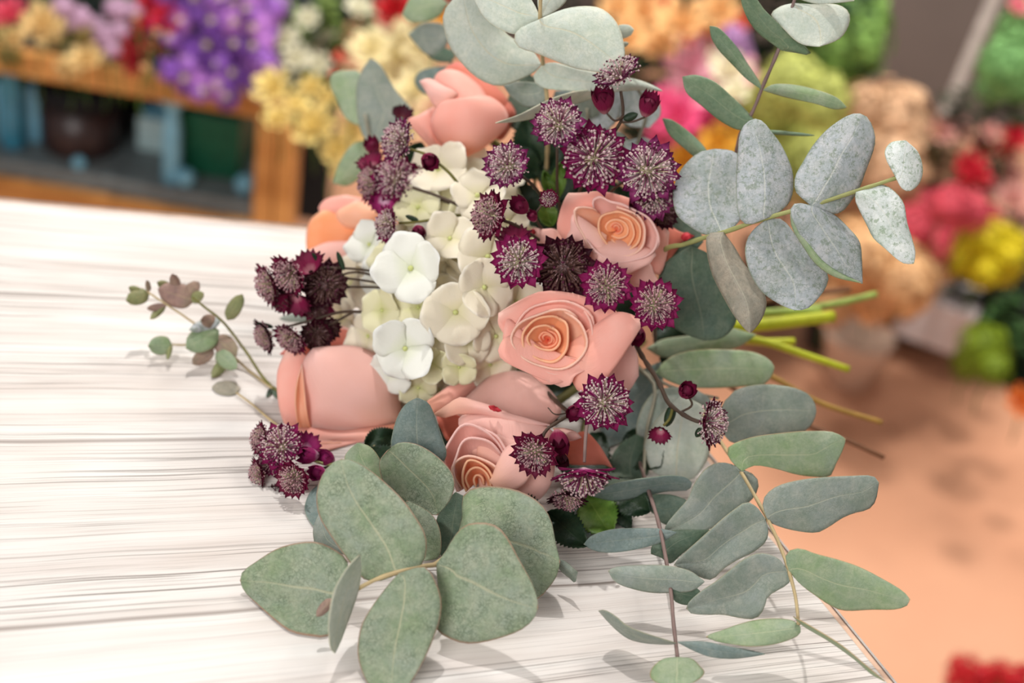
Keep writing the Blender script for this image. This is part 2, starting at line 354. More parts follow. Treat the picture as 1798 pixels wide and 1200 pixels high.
# table
tb = thing('work_table', (TC.x, TC.y, FZ), 'white washed wooden table with plank grain under the bouquet', 'table')
def prism(poly, z0, z1):
    n = len(poly); vs = [Vector((p.x, p.y, z1)) for p in poly]+[Vector((p.x, p.y, z0)) for p in poly]
    return vs, [tuple(range(n))[::-1], tuple(range(n, 2*n))]+[(i, (i+1) % n, (i+1) % n+n, i+n) for i in range(n)]
def inset(poly, d):
    n = len(poly); out = []
    c = sum((Vector((p.x, p.y, 0)) for p in poly), Vector())/n
    for i in range(n):
        a, b, e = poly[i-1], poly[i], poly[(i+1) % n]
        d1 = (b-a).normalized(); d2 = (e-b).normalized()
        n1 = Vector((d1.y, -d1.x, 0)); n2 = Vector((d2.y, -d2.x, 0))
        if n1.dot(c-b) < 0: n1 = -n1
        if n2.dot(c-b) < 0: n2 = -n2
        bis = (n1+n2).normalized(); out.append(b+bis*(d/max(.3, bis.dot(n1))))
    return out
def flat(poly): return [Vector((p.x, p.y, 0)) for p in poly]
TP = flat(TPOLY)
v, f = prism(TP, -.022, 0); o = mesh_ob('tabletop', v, f, M['table'], tb, smooth=False); bevel(o, .0012)
OUT = inset(TP, -.0036)
def frame_strip(pin, pout, z0, z1):
    n = len(pin); vs = []
    for pl, z in ((pin, z1), (pout, z1), (pout, z0), (pin, z0)): vs += [Vector((p.x, p.y, z)) for p in pl]
    fs = []
    for r in range(4):
        for i in range(n):
            j = (i+1) % n; fs.append((r*n+i, r*n+j, ((r+1) % 4)*n+j, ((r+1) % 4)*n+i))
    return vs, fs
v, f = frame_strip(inset(TP, -.0002), OUT, -.024, -.0012); mesh_ob('edge_band', v, f, M['edge_tan'], tb, smooth=False)
v, f = frame_strip(inset(OUT, -.0002), inset(OUT, -.0015), -.008, -.0004); mesh_ob('edge_trim', v, f, M['trim_grey'], tb, smooth=False)
for k, p in enumerate(inset(TP, .12)):
    if k == 0: p = p+el*.25+er*.02
    v, f = box_data((p.x, p.y, (FZ-.022)/2), (.05, .05, -FZ-.022)); mesh_ob('leg', v, f, M['greyboard'], tb, smooth=False)
# shelf unit on the left, parallel to the wall
SY = 1.80
def sh(px, py, Y=SY): return PY(px, py, Y)
a = sh(-160, 90); b = sh(450, 168); zt = sh(300, 155).z; zb = sh(300, 183).z
xl = sh(-260, 120).x; xr = sh(515, 200).x
unit = thing('display_shelf', (sh(200, 300).x, SY+.2, FZ), 'oak framed display shelf with dark inside behind the table', 'shelf')
def ubox(name, x0, x1, y0, y1, z0, z1, mat, bev=.002):
    v, f = box_data(((x0+x1)/2, (y0+y1)/2, (z0+z1)/2), (x1-x0, y1-y0, z1-z0)); o = mesh_ob(name, v, f, mat, unit, smooth=False); bevel(o, bev); return o
ztop = sh(200, 122).z; zbot = sh(200, 164).z
zs1 = sh(200, 328).z; zs0 = sh(200, 360).z
ubox('top_board', xl, xr, SY, SY+.02, zbot, ztop, M['oak'])
ubox('planter_tray', xl, xr, SY+.022, SY+.5, zbot+.004, zbot+.03, M['dark'])
xp0 = sh(446, 300).x; xp1 = sh(480, 300).x; xp2 = sh(483, 300).x; xp3 = sh(516, 300).x
ubox('post', xp0, xp1, SY+.002, SY+.05, FZ, zbot-.0005, M['oak']); ubox('post', xp2, xp3, SY+.002, SY+.05, FZ, zbot-.0005, M['oak'])
ubox('shelf_board', xl, xp0-.001, SY+.02, SY+.48, zs0, zs1, M['greyboard'])
ubox('bottom_rail', xl, xp0-.001, SY+.0, SY+.018, zs0-.03, zs0+.008, M['oak'])
ubox('back_panel', xl, xp0+.03, SY+.482, SY+.5, FZ, zbot-.0005, M['dark'])
ubox('end_panel', xl-.02, xl-.0005, SY, SY+.5, FZ, ztop, M['oak'])
# things on that shelf
M['pot_dark'] = plain('glaze_dark_brown', (52, 34, 32), .35, .5); M['black'] = plain('black_felt', (16, 18, 22), .8)
M['green_box'] = plain('box_dark_green', (14, 88, 62), .5); M['ltblue'] = plain('light_blue_plastic', (128, 190, 216), .4); M['teal'] = plain('teal_glass', (60, 140, 170), .3, .6)
M['white_blue'] = plain('pale_blue_card', (186, 214, 216), .5); M['brown_card'] = plain('brown_card', (110, 84, 72), .7)
def lathe_data(c, prof, seg=24):
    vs, fs = [], []
    for r, z in prof:
        for k in range(seg):
            a = 2*math.pi*k/seg; vs.append(Vector((c[0]+r*math.cos(a), c[1]+r*math.sin(a), c[2]+z)))
    for i in range(len(prof)-1):
        for k in range(seg):
            k2 = (k+1) % seg; fs.append((i*seg+k, i*seg+k2, (i+1)*seg+k2, (i+1)*seg+k))
    fs.append(tuple(range(seg))[::-1]); fs.append(tuple((len(prof)-1)*seg+k for k in range(seg)))
    return vs, fs
def onshelf(px, Y): return PY(px, 345, Y)
def single(name, d, mat, label, cat, group=None, smooth=True, bev=0):
    o = mesh_ob(name, d[0], d[1], mat, None, smooth=smooth); prop(o, label, cat, group)
    if bev: bevel(o, bev)
    return o
c = onshelf(145, SY+.11); r = .062; h = .105
c = Vector((c.x, SY+.11, zs1))
t = thing('round_box', c, 'dark brown round lidded box on the shelf board', 'box')
v, f = lathe_data(c, [(r*.9, 0), (r*.92, .004), (r*.94, h*.72), (r*.6, h*.73)]); mesh_ob('box_body', v, f, M['pot_dark'], t)
v, f = lathe_data(c, [(r*.6, h*.731), (r*1.02, h*.731), (r*1.04, h*.78), (r*1.03, h), (r*.9, h*1.03), (r*.88, h*.97), (r*.1, h*.97)]); mesh_ob('lid', v, f, M['black'], t)
c = Vector((PY(190, 200, SY+.3).x, SY+.3, zs1))
single('hat_box', lathe_data(c, [(.06, 0), (.07, .01), (.068, .10), (.05, .125), (.03, .13)]), M['black'], 'tall black round box behind the brown round box', 'box')
c = Vector((PY(368, 300, SY+.1).x, SY+.14, zs1))
single('gift_box', box_data(c+Vector((0, 0, .05)), (.098, .12, .10)), M['green_box'], 'dark green gift box stack beside the oak post', 'box', smooth=False, bev=.003)
c = Vector((PY(270, 300, SY+.1).x, SY+.17, zs1))
single('card_box', box_data(c+Vector((0, 0, .027)), (.07, .09, .054)), M['white_blue'], 'pale blue card box between round box and green box', 'box', smooth=False, bev=.003)
single('card_box', box_data(c+Vector((.004, 0, .063)), (.06, .08, .016)), M['teal'], 'thin teal box lying on the pale blue card box', 'box', smooth=False, bev=.002)
c = Vector((PY(302, 300, SY+.05).x, SY+.05, zs1))
single('bottle', lathe_data(c, [(.012, 0), (.014, .004), (.0135, .08), (.009, .11), (.010, .117), (.019, .124), (.021, .14), (.014, .147)]), M['ltblue'], 'slim light blue bottle with wide cap before the boxes', 'bottle')
c = Vector((PY(44, 300, SY+.12).x, SY+.12, zs1))
single('card_box', box_data(c+Vector((0, 0, .045)), (.062, .07, .09), .2), M['ltblue'], 'light blue upright carton left of the round box', 'box', smooth=False, bev=.002)
c = Vector((PY(14, 250, SY+.05).x, SY+.07, zs1))
single('bottle', lathe_data(c, [(.016, 0), (.018, .004), (.017, .10), (.012, .13), (.014, .15), (.011, .155)]), M['teal'], 'tall teal bottle leftmost on the shelf', 'bottle')
c = Vector((PY(70, 200, SY+.36).x, SY+.38, zs1))
single('card_box', box_data(c+Vector((0, 0, .075)), (.12, .1, .15)), M['brown_card'], 'brown carton at the back of the shelf, left side', 'box', smooth=False, bev=.003)
for px, Y, rr, lab in ((325, SY+.04, .014, 'pale blue ball ornament before the green box'), (140, SY+.035, .010, 'small pale blue ball ornament before the round box'), (428, SY+.05, .015, 'pale blue ball ornament beside the oak post')):
    c = Vector((PY(px, 360, Y).x, Y, zs1+rr))
    single('ball_ornament', lathe_data(c, [(rr*math.sin(a), -rr*math.cos(a)) for a in [i*math.pi/10 for i in range(1, 10)]], 16), M['ltblue'], lab, 'ornament')
# leaning pole at right
pa, pb = PY(1762, -40, 2.45), PY(1642, 245, 2.45)
pb = pa + (pb-pa)*((FZ-pa.z)/(pb.z-pa.z))
M['pole'] = plain('painted_pole', (196, 186, 178), .5)
v, f = tube_data([pa+(pa-pb)*.2, pb], .012, .012, 12); single('pole', (v, f), M['pole'], 'slim grey pole leaning before the taupe wall', 'pole')
# ---------------------------------------------------------------- leaves and petals as thick curved patches
def patch(name, base, left, right, tip, mat, parent, dB, dT, side=0., cup=0., fold=0., wave=0., bulge=0., nu=12, nv=20, thick=.0005, keep=True, wf=2.2, lip=0.):
    """left/right: picture points of the two margins from base to tip; dB/dT: distance at base and tip.
       side: right margin further away, cup>0: margins bend away, bulge>0: middle of the length comes nearer"""
    L = catmull([base]+left+[tip], nv); R = catmull([base]+right+[tip], nv)
    if parent is not None: pass
    vs, uv, fs = [], [], []
    ph = random.uniform(0, 6.28)
    # which side is geometrically left does not matter; width for the fold
    for j in range(nv+1):
        v = j/nv
        for i in range(nu+1):
            u = i/nu; uu = 2*u-1
            x = L[j][0]*(1-u)+R[j][0]*u; y = L[j][1]*(1-u)+R[j][1]*u
            wj = math.sin(math.pi*min(1, max(0, v)))**.5
            d = dB+(dT-dB)*v + side*uu*wj + cup*uu*uu*wj - fold*(1-abs(uu))*wj - bulge*(1-(2*v-1)**2)
            if wave: d += wave*wj*abs(uu)**1.5*math.sin(v*6.28*wf/2+ph+(1.7 if uu > 0 else 0))
            if lip: d += lip*(max(0, v-.86)/.14)**2
            p = P(x, y, d)
            if keep: p = clampz(p, .0012+.001*random.random()*0)
            vs.append(p); uv.append((u, v))
    for j in range(nv):
        for i in range(nu):
            a = j*(nu+1)+i; fs.append((a, a+1, a+nu+2, a+nu+1))
    o = mesh_ob(name, vs, fs, mat, parent, uv)
    s = o.modifiers.new('thickness', 'SOLIDIFY'); s.thickness = thick; s.offset = 0
    return o
def LF(parent, base, left, right, tip, mat='euc_green', dB=.75, dT=.74, **k):
    k.setdefault('cup', .002); k.setdefault('wave', .0015)
    return patch('leaf', base, left, right, tip, M[mat], parent, dB, dT, **k)
def LP(parent, base, tip, w, mat='euc_green', dB=.75, dT=.74, mx=.45, bend=0., n=6, blunt=.5, name='leaf', **k):
    """leaf from base, tip and full width in picture units"""
    bx, by = base; tx, ty = tip; dx, dy = tx-bx, ty-by; Ln = math.hypot(dx, dy); nx, ny = -dy/Ln, dx/Ln
    L, R = [], []
    a = math.log(.5)/math.log(mx)
    for i in range(1, n+1):
        t = i/(n+1); ww = w/2*math.sin(math.pi*t**a)**blunt; b = bend*math.sin(math.pi*t)
        cx, cy = bx+dx*t+nx*b, by+dy*t+ny*b
        L.append((cx+nx*ww, cy+ny*ww)); R.append((cx-nx*ww, cy-ny*ww))
    k.setdefault('cup', .0015)
    return patch(name, base, L, R, tip, M[mat], parent, dB, dT, **k)
EUC = 'eucalyptus sprigs of the bouquet'
def sprig(px, py, d, label, name='eucalyptus_sprig', cat='eucalyptus sprig', group=None):
    return thing(name, clampz(P(px, py, d)), label, cat, group)
# --- A: big round-leaved sprig at the lower left
S = sprig(860, 850, .84, 'eucalyptus sprig with large round grey green leaves lying lowest on the table plank')
stem(S, [(870, 800, .90), (840, 880, .80), (800, 950, .745), (767, 990, .712), (735, 995, .706), (699, 1005, .702), (660, 1018, .70), (622, 1038, .699)], .0016, .0011, M['stem_tan'], bumps=.15)
LF(S, (780, 985), [(768, 960), (765, 920), (780, 885)], [(818, 950), (824, 915), (820, 878)], (800, 865), 'euc_dark', .755, .77)
LF(S, (800, 955), [(812, 905), (811, 880), (820, 863), (843, 855), (877, 855), (913, 863), (947, 883), (967, 913), (975, 953)], [(830, 1000), (880, 1040), (930, 1050), (945, 1052), (960, 1037), (977, 1013)], (983, 987), 'euc_green', .745, .735, cup=.004, side=-.006)
LF(S, (745, 985), [(720, 970), (700, 930), (700, 900)], [(771, 978), (774, 940), (763, 910), (743, 893)], (715, 880), 'euc_green', .735, .75)
LF(S, (610, 975), [(560, 965), (551, 945), (551, 925)], [(600, 945), (580, 915)], (560, 903), 'euc_grey', .745, .76)
LF(S, (697, 1004), [(673, 1019), (640, 1018), (612, 985), (580, 940), (560, 905), (556, 867), (567, 833), (584, 814)], [(733, 997), (747, 977), (747, 940), (724, 900), (700, 870), (667, 840), (640, 820), (616, 809)], (600, 807), 'euc_green', .702, .712, fold=.002, cup=.003)
LF(S, (767, 990), [(784, 967), (797, 944), (817, 923), (844, 918), (870, 923), (890, 943), (910, 980), (934, 1024), (944, 1055)], [(767, 1003), (770, 1040), (772, 1067), (769, 1094), (767, 1108), (794, 1124), (824, 1131), (867, 1124), (914, 1107), (937, 1087)], (945, 1067), 'euc_green', .708, .692, fold=-.002, cup=.003)
LF(S, (590, 1037), [(608, 1010), (610, 985), (590, 967), (560, 953), (527, 953), (487, 964), (450, 987), (427, 1004)], [(589, 1080), (577, 1116), (547, 1117), (510, 1109), (480, 1087), (450, 1060), (430, 1040)], (422, 1020), 'euc_green', .705, .718, cup=.003)
LF(S, (701, 1007), [(682, 1028), (657, 1060), (640, 1087), (632, 1107), (628, 1150), (642, 1195), (662, 1218)], [(745, 996), (764, 1020), (775, 1055), (772, 1090), (762, 1120), (742, 1165), (715, 1208)], (690, 1228), 'euc_green', .700, .674, fold=-.003, cup=.002)
LF(S, (588, 1148), [(580, 1138), (577, 1107), (579, 1074), (586, 1040), (597, 1017), (613, 993)], [(598, 1127), (608, 1100), (620, 1067), (630, 1034), (634, 1000)], (632, 974), 'euc_pale', .684, .688, side=.012, cup=0)
LP(S, (583, 1052), (556, 1083), 17, 'euc_mauve', .694, .692)
LF(S, (975, 985), [(988, 984), (1002, 994)], [(985, 1003), (1000, 1015), (1010, 1023)], (1014, 1004), 'euc_grey', .75, .742)
# --- A2: short sprig above it
S = sprig(690, 830, .83, 'short eucalyptus sprig with three dark upright leaves under the bottom rose')
stem(S, [(800, 780, .90), (740, 800, .80), (690, 790, .775), (668, 840, .77), (600, 900, .765), (570, 935, .765)], .0012, .0009, M['stem_tan'])
LF(S, (565, 935), [(548, 922), (535, 897), (540, 873), (552, 857)], [(590, 900), (588, 870)], (568, 848), 'euc_blue', .775, .79)
LF(S, (740, 818), [(700, 805), (687, 785), (690, 758), (700, 728), (714, 709)], [(776, 812), (784, 795), (775, 765), (763, 730), (752, 708)], (733, 699), 'euc_blue', .775, .77, cup=.003)
LF(S, (655, 862), [(625, 840), (605, 808), (613, 790)], [(677, 850), (675, 827), (663, 800), (648, 784)], (628, 778), 'euc_soft', .762, .765, side=.003)
LF(S, (680, 792), [(666, 812), (672, 845), (690, 868), (713, 885), (735, 895), (750, 903)], [(700, 778), (727, 779), (753, 791), (777, 810), (795, 833), (798, 857), (788, 882)], (768, 905), 'euc_green', .757, .752, fold=-.003, cup=.002)
# --- B: long sprig over the right table edge
S = sprig(1230, 700, .88, 'eucalyptus sprig with paired long leaves reaching over the right table edge')
stem(S, [(1180, 640, .92), (1230, 720, .85), (1268, 780, .81), (1300, 827, .785), (1325, 870, .77), (1347, 910, .758), (1368, 955, .748), (1385, 1003, .738), (1397, 1050, .728), (1402, 1098, .718)], .0013, .0009, M['stem_tan'], bumps=.15)
LF(S, (1262, 750), [(1268, 712), (1280, 697), (1292, 685), (1320, 677), (1350, 675), (1389, 680), (1417, 691), (1430, 708)], [(1285, 778), (1320, 772), (1361, 766), (1400, 760), (1417, 755), (1429, 738)], (1433, 722), 'euc_grey', .815, .83)
LF(S, (1303, 828), [(1285, 812), (1276, 795), (1283, 782), (1320, 768), (1370, 761), (1420, 757), (1462, 759)], [(1325, 818), (1360, 823), (1400, 834), (1435, 838), (1457, 837), (1468, 815), (1480, 790)], (1485, 771), 'euc_soft', .783, .79)
LF(S, (1298, 828), [(1282, 815), (1259, 813), (1237, 825), (1218, 851), (1207, 877), (1188, 899), (1170, 921)], [(1325, 835), (1332, 855), (1318, 880), (1285, 903), (1255, 925), (1220, 938), (1190, 940)], (1166, 935), 'euc_grey', .783, .778, fold=-.003)
LF(S, (1347, 910), [(1339, 888), (1345, 869), (1367, 853), (1405, 843), (1449, 838), (1494, 836), (1531, 836)], [(1356, 920), (1390, 931), (1431, 936), (1453, 927), (1479, 910), (1501, 901), (1524, 895), (1537, 880)], (1543, 848), 'euc_grey', .756, .76)
LF(S, (1344, 912), [(1330, 892), (1311, 882), (1293, 892), (1270, 910), (1241, 936), (1211, 963), (1190, 983)], [(1349, 929), (1345, 951), (1323, 970), (1293, 985), (1270, 1000), (1255, 1015), (1240, 1018), (1208, 1004)], (1183, 993), 'euc_grey', .756, .752, fold=-.004)
LF(S, (1386, 1003), [(1379, 981), (1384, 968), (1405, 963), (1431, 972), (1472, 983), (1509, 996), (1546, 1015), (1583, 1037)], [(1405, 1026), (1434, 1048), (1464, 1067), (1487, 1073), (1531, 1071), (1568, 1071), (1591, 1065)], (1598, 1053), 'euc_soft', .737, .73)
LF(S, (1382, 1004), [(1371, 985), (1352, 974), (1330, 972), (1304, 983), (1278, 1004), (1256, 1022), (1233, 1037), (1211, 1056)], [(1390, 1017), (1378, 1030), (1349, 1048), (1341, 1071), (1326, 1087), (1300, 1086), (1270, 1080), (1241, 1080), (1214, 1078)], (1205, 1069), 'euc_grey', .737, .732, fold=-.004)
LF(S, (1405, 1102), [(1393, 1091), (1367, 1087), (1330, 1089), (1297, 1097), (1267, 1108), (1248, 1114)], [(1403, 1115), (1378, 1127), (1349, 1134), (1315, 1136), (1285, 1132), (1259, 1127)], (1240, 1119), 'euc_soft', .717, .715, side=-.004)
LF(S, (1393, 1083), [(1430, 1104), (1478, 1134), (1518, 1167)], [(1411, 1100), (1455, 1126), (1500, 1158), (1530, 1184)], (1554, 1197), 'euc_soft', .716, .70, side=.01, wave=0)
# --- B2: leaves behind, mid right
S = sprig(1120, 640, .93, 'eucalyptus sprig with broad leaves under the fork of purple buds at right')
stem(S, [(1060, 600, .93), (1110, 640, .88), (1150, 680, .86), (1135, 760, .85), (1130, 840, .83)], .0014, .001, M['stem_grey'])
stem(S, [(1110, 640, .88), (1180, 680, .862), (1262, 700, .86)], .0011, .0009, M['stem_grey'])
LF(S, (1135, 612), [(1165, 596), (1220, 588), (1275, 576)], [(1165, 628), (1220, 622), (1290, 612)], (1328, 588), 'euc_soft', .88, .89)
LF(S, (1150, 655), [(1170, 632), (1195, 620), (1231, 614), (1278, 614), (1320, 618), (1348, 630)], [(1175, 670), (1205, 680), (1250, 682), (1306, 679), (1340, 676), (1354, 662)], (1360, 645), 'euc_soft', .855, .86)
LF(S, (1060, 790), [(1055, 740), (1085, 690), (1120, 655)], [(1112, 765), (1140, 722), (1164, 690)], (1160, 635), 'euc_blue', .87, .88)
LF(S, (1140, 795), [(1118, 765), (1122, 730), (1138, 700), (1160, 683)], [(1200, 785), (1240, 740), (1250, 705)], (1215, 680), 'euc_grey', .85, .86)
LF(S, (1188, 842), [(1150, 832), (1137, 812), (1131, 788), (1137, 765), (1155, 735)], [(1215, 842), (1235, 820), (1247, 790), (1248, 755), (1235, 715)], (1195, 695), 'euc_pale', .835, .845, cup=.004)
LF(S, (1110, 842), [(1080, 838), (1071, 812), (1085, 785), (1105, 770)], [(1136, 835), (1142, 800), (1136, 775)], (1118, 763), 'euc_dark', .845, .85)
LP(S, (1000, 880), (1035, 948), 26, 'euc_blue', .82, .80)
LP(S, (1075, 905), (1125, 745), 60, 'euc_dark', .87, .90)
# --- C: slim sprig pointing at the camera side of the table
S = sprig(1130, 820, .84, 'slim eucalyptus sprig with narrow paired leaves beside the right table edge')
stem(S, [(1120, 800, .87), (1135, 850, .81), (1148, 890, .785), (1158, 925, .772), (1168, 975, .757), (1178, 1040, .737), (1183, 1100, .722), (1190, 1158, .708)], .0012, .0010, M['stem_mauve'], bumps=.12)
LF(S, (1040, 872), [(1070, 852), (1110, 843), (1140, 839), (1175, 835), (1203, 838)], [(1080, 880), (1130, 872), (1165, 864), (1195, 862), (1210, 860)], (1215, 848), 'euc_blue', .80, .795, side=.008)
LF(S, (1050, 880), [(1100, 872), (1165, 868), (1190, 872), (1208, 880)], [(1090, 888), (1140, 897), (1160, 917), (1175, 922), (1195, 905)], (1213, 887), 'euc_dark', .815, .80)
LF(S, (1160, 965), [(1144, 975), (1145, 958), (1162, 943), (1185, 932)], [(1175, 990), (1195, 975), (1225, 950)], (1245, 931), 'euc_dark', .768, .782)
LF(S, (1188, 935), [(1159, 929), (1114, 928), (1073, 930), (1039, 941)], [(1160, 953), (1114, 966), (1069, 971), (1040, 966)], (1025, 956), 'euc_blue', .768, .765, fold=-.002)
LP(S, (1178, 1040), (1234, 1050), 36, 'euc_dark', .738, .742)
LF(S, (1237, 1022), [(1211, 1003), (1173, 994), (1129, 993), (1084, 996)], [(1215, 1038), (1178, 1041), (1144, 1041), (1106, 1033), (1080, 1022)], (1068, 1003), 'euc_grey', .738, .735, cup=.003)
LF(S, (1188, 1130), [(1159, 1121), (1125, 1110), (1099, 1098), (1080, 1082), (1062, 1072)], [(1174, 1132), (1136, 1130), (1106, 1123), (1084, 1108), (1065, 1089)], (1051, 1073), 'euc_grey', .712, .715, side=.008)
LF(S, (1190, 1128), [(1233, 1127), (1270, 1134), (1308, 1141)], [(1218, 1143), (1248, 1154), (1285, 1157), (1315, 1154)], (1343, 1149), 'euc_blue', .712, .712)
LF(S, (1190, 1155), [(1165, 1158), (1148, 1170), (1141, 1185), (1150, 1198)], [(1215, 1158), (1230, 1172), (1237, 1182), (1225, 1195)], (1190, 1212), 'euc_soft', .707, .692)
# --- D: silver sprig upper right
S = sprig(1120, 470, .86, 'silvery eucalyptus sprig with frosted oval leaves at the upper right')
stem(S, [(1090, 500, .88), (1165, 440, .82), (1200, 430, .80), (1235, 418, .79), (1268, 409, .78), (1342, 384, .765), (1426, 361, .755), (1500, 337, .752), (1576, 312, .75)], .0016, .0011, M['stem_yel'], bumps=.15)
LF(S, (1215, 432), [(1190, 445), (1165, 465), (1155, 500), (1165, 550), (1190, 580)], [(1250, 450), (1275, 490), (1295, 540), (1288, 575), (1265, 595)], (1235, 598), 'euc_dark', .82, .835)
LF(S, (1270, 408), [(1240, 413), (1214, 400), (1190, 380), (1182, 355), (1182, 333), (1192, 305), (1206, 286), (1228, 268)], [(1290, 398), (1303, 378), (1306, 350), (1305, 305), (1300, 278), (1285, 265)], (1256, 262), 'euc_silver', .785, .80, cup=.004)
LF(S, (1270, 408), [(1243, 412), (1241, 440), (1250, 480), (1268, 518), (1288, 553), (1305, 575)], [(1290, 435), (1306, 463), (1328, 491), (1345, 525), (1342, 550), (1330, 572)], (1317, 585), 'euc_taupe', .778, .765, fold=.006)
LF(S, (1345, 387), [(1328, 399), (1314, 416), (1308, 441), (1314, 472), (1328, 500), (1345, 519), (1370, 535)], [(1372, 385), (1395, 410), (1414, 438), (1439, 463), (1454, 483), (1450, 505), (1434, 527), (1416, 543)], (1395, 545), 'euc_silver', .765, .76, cup=.004, fold=-.002)
LF(S, (1342, 383), [(1317, 394), (1300, 386), (1293, 352), (1293, 305), (1296, 263), (1299, 236), (1309, 217)], [(1361, 377), (1384, 358), (1392, 336), (1392, 305), (1384, 280), (1370, 252), (1353, 230), (1340, 214)], (1326, 209), 'euc_silver', .763, .765, fold=.004)
LF(S, (1424, 361), [(1411, 350), (1397, 336), (1396, 311), (1411, 283), (1428, 255), (1450, 230), (1475, 211), (1495, 201)], [(1453, 376), (1478, 372), (1495, 352), (1509, 330), (1520, 300), (1535, 258), (1535, 233), (1524, 208)], (1510, 200), 'euc_silver', .754, .758, fold=.003, cup=.004)
LF(S, (1430, 363), [(1398, 357), (1387, 372), (1397, 398), (1418, 438), (1442, 466), (1470, 485)], [(1464, 377), (1489, 400), (1509, 425), (1513, 458)], (1514, 498), 'euc_silver', .753, .752, fold=.004, side=.003)
LF(S, (1388, 376), [(1391, 400), (1410, 432), (1432, 463), (1465, 486)], [(1402, 397), (1424, 425), (1444, 456), (1478, 480)], (1512, 497), 'euc_soft', .751, .749, wave=0)
LF(S, (1503, 338), [(1502, 352), (1509, 369), (1523, 397), (1534, 419), (1553, 436), (1573, 454), (1588, 463)], [(1523, 327), (1550, 325), (1570, 336), (1587, 358), (1592, 389), (1600, 416), (1607, 444)], (1604, 463), 'euc_frost', .751, .745, fold=.002, wave=.003)
LF(S, (1575, 313), [(1567, 300), (1556, 280), (1554, 264), (1566, 250)], [(1583, 330), (1597, 336), (1614, 322), (1620, 298), (1612, 268)], (1590, 247), 'euc_frost', .749, .747, cup=.003)
LP(S, (1235, 425), (1130, 400), 74, 'euc_dark', .835, .845); LP(S, (1215, 430), (1150, 470), 60, 'euc_dark', .83, .845)
# --- E: long leaved sprig at the top right
S = sprig(1200, 420, .90, 'eucalyptus sprig with long dark green leaves at the top right corner of the bouquet')
stem(S, [(1250, 400, .86), (1285, 300, .83), (1300, 235, .815), (1322, 195, .805), (1340, 150, .80), (1366, 90, .79), (1385, 30, .785), (1402, -20, .78)], .0012, .001, M['stem_mauve'], bumps=.15)
LF(S, (1393, 6), [(1370, 12), (1354, 27), (1375, 50), (1395, 70), (1412, 79)], [(1430, 8), (1468, 8), (1489, 20), (1491, 42), (1474, 68)], (1438, 82), 'euc_pale', .785, .775, cup=.003)
LF(S, (1393, -6), [(1430, -24), (1470, -18)], [(1430, 6), (1470, 5)], (1500, 1), 'euc_pale', .785, .77)
LF(S, (1372, 88), [(1395, 92), (1420, 88)], [(1364, 82), (1337, 63), (1317, 40), (1305, 15), (1300, -5)], (1298, -15), 'euc_long', .79, .775, wave=0)
LF(S, (1372, 88), [(1337, 63), (1317, 40), (1305, 15)], [(1418, 84), (1405, 72), (1380, 55), (1355, 30), (1340, 15), (1325, -5)], (1300, -14), 'euc_long', .789, .775)
LF(S, (1337, 157), [(1310, 138), (1286, 113), (1263, 89), (1249, 66)], [(1333, 144), (1313, 113), (1290, 78), (1263, 50)], (1246, 46), 'euc_long', .80, .80)
LF(S, (1325, 212), [(1302, 229), (1267, 214), (1232, 186), (1205, 163)], [(1306, 190), (1282, 167), (1255, 144), (1224, 132)], (1198, 135), 'euc_long', .805, .80)
LF(S, (1340, 158), [(1360, 148), (1400, 150), (1440, 160), (1470, 172)], [(1350, 162), (1385, 172), (1430, 182), (1465, 192)], (1487, 189), 'euc_soft', .80, .80)
LP(S, (1300, 228), (1430, 238), 7, 'euc_long', .815, .80, wave=0)
LF(S, (1248, 275), [(1232, 253), (1205, 228), (1180, 211)], [(1238, 288), (1205, 264), (1175, 236)], (1163, 208), 'euc_long', .83, .83)
# --- F: pale sprig at the top
S = sprig(960, 260, .88, 'pale eucalyptus sprig with wide white green leaves above the top rose')
stem(S, [(960, 300, .90), (962, 200, .845), (958, 150, .835), (953, 111, .825), (950, 70, .80), (948, 31, .785), (950, -20, .775)], .0014, .0011, M['stem_tan'], bumps=.15)
LF(S, (960, 148), [(940, 145), (905, 143)], [(955, 180), (925, 188), (900, 172)], (884, 150), 'euc_grey', .84, .85)
LF(S, (950, 113), [(936, 128), (908, 142), (880, 151), (858, 147), (833, 133), (811, 111), (792, 86), (781, 56), (778, 28), (790, 5)], [(938, 93), (912, 75), (885, 55), (866, 20), (855, -8)], (818, -18), 'euc_pale', .825, .81, cup=.006)
LF(S, (953, 113), [(938, 130), (937, 142), (955, 155), (990, 159), (1030, 161), (1080, 161), (1125, 158)], [(975, 110), (1005, 118), (1050, 128), (1090, 134), (1125, 142), (1150, 152)], (1163, 160), 'euc_pale', .825, .83)
LF(S, (1050, 163), [(1035, 158), (1000, 163), (960, 177), (915, 200)], [(1045, 170), (1000, 186), (950, 204), (910, 213)], (870, 216), 'euc_pale', .835, .80, side=.01)
LF(S, (948, 31), [(930, 45), (905, 60), (880, 52), (860, 40), (843, 20)], [(938, 8), (920, -15), (880, -32), (850, -25)], (830, -8), 'euc_pale', .785, .79)
LF(S, (948, 31), [(944, 0), (955, -25)], [(965, 25), (985, 12), (996, -5)], (985, -30), 'euc_pale', .785, .79)
LF(S, (951, 33), [(930, 42), (910, 52), (902, 68), (912, 84), (940, 93), (975, 107), (1010, 120), (1045, 126), (1070, 126)], [(975, 22), (1000, 14), (1030, 11), (1055, 15), (1075, 30), (1088, 50), (1095, 75), (1097, 98)], (1092, 114), 'euc_pale', .784, .78, cup=.003, fold=.002)
LP(S, (1078, 58), (1113, 52), 24, 'euc_pale', .83, .82)
LP(S, (1080, 82), (1104, 76), 10, 'euc_pale', .83, .82)
S = sprig(1010, 300, .93, 'eucalyptus sprig with shaded leaves hidden behind the top magenta flower')
stem(S, [(1000, 380, .93), (1010, 300, .90), (1030, 220, .885), (1030, 190, .88)], .0012, .001, M['stem_grey'])
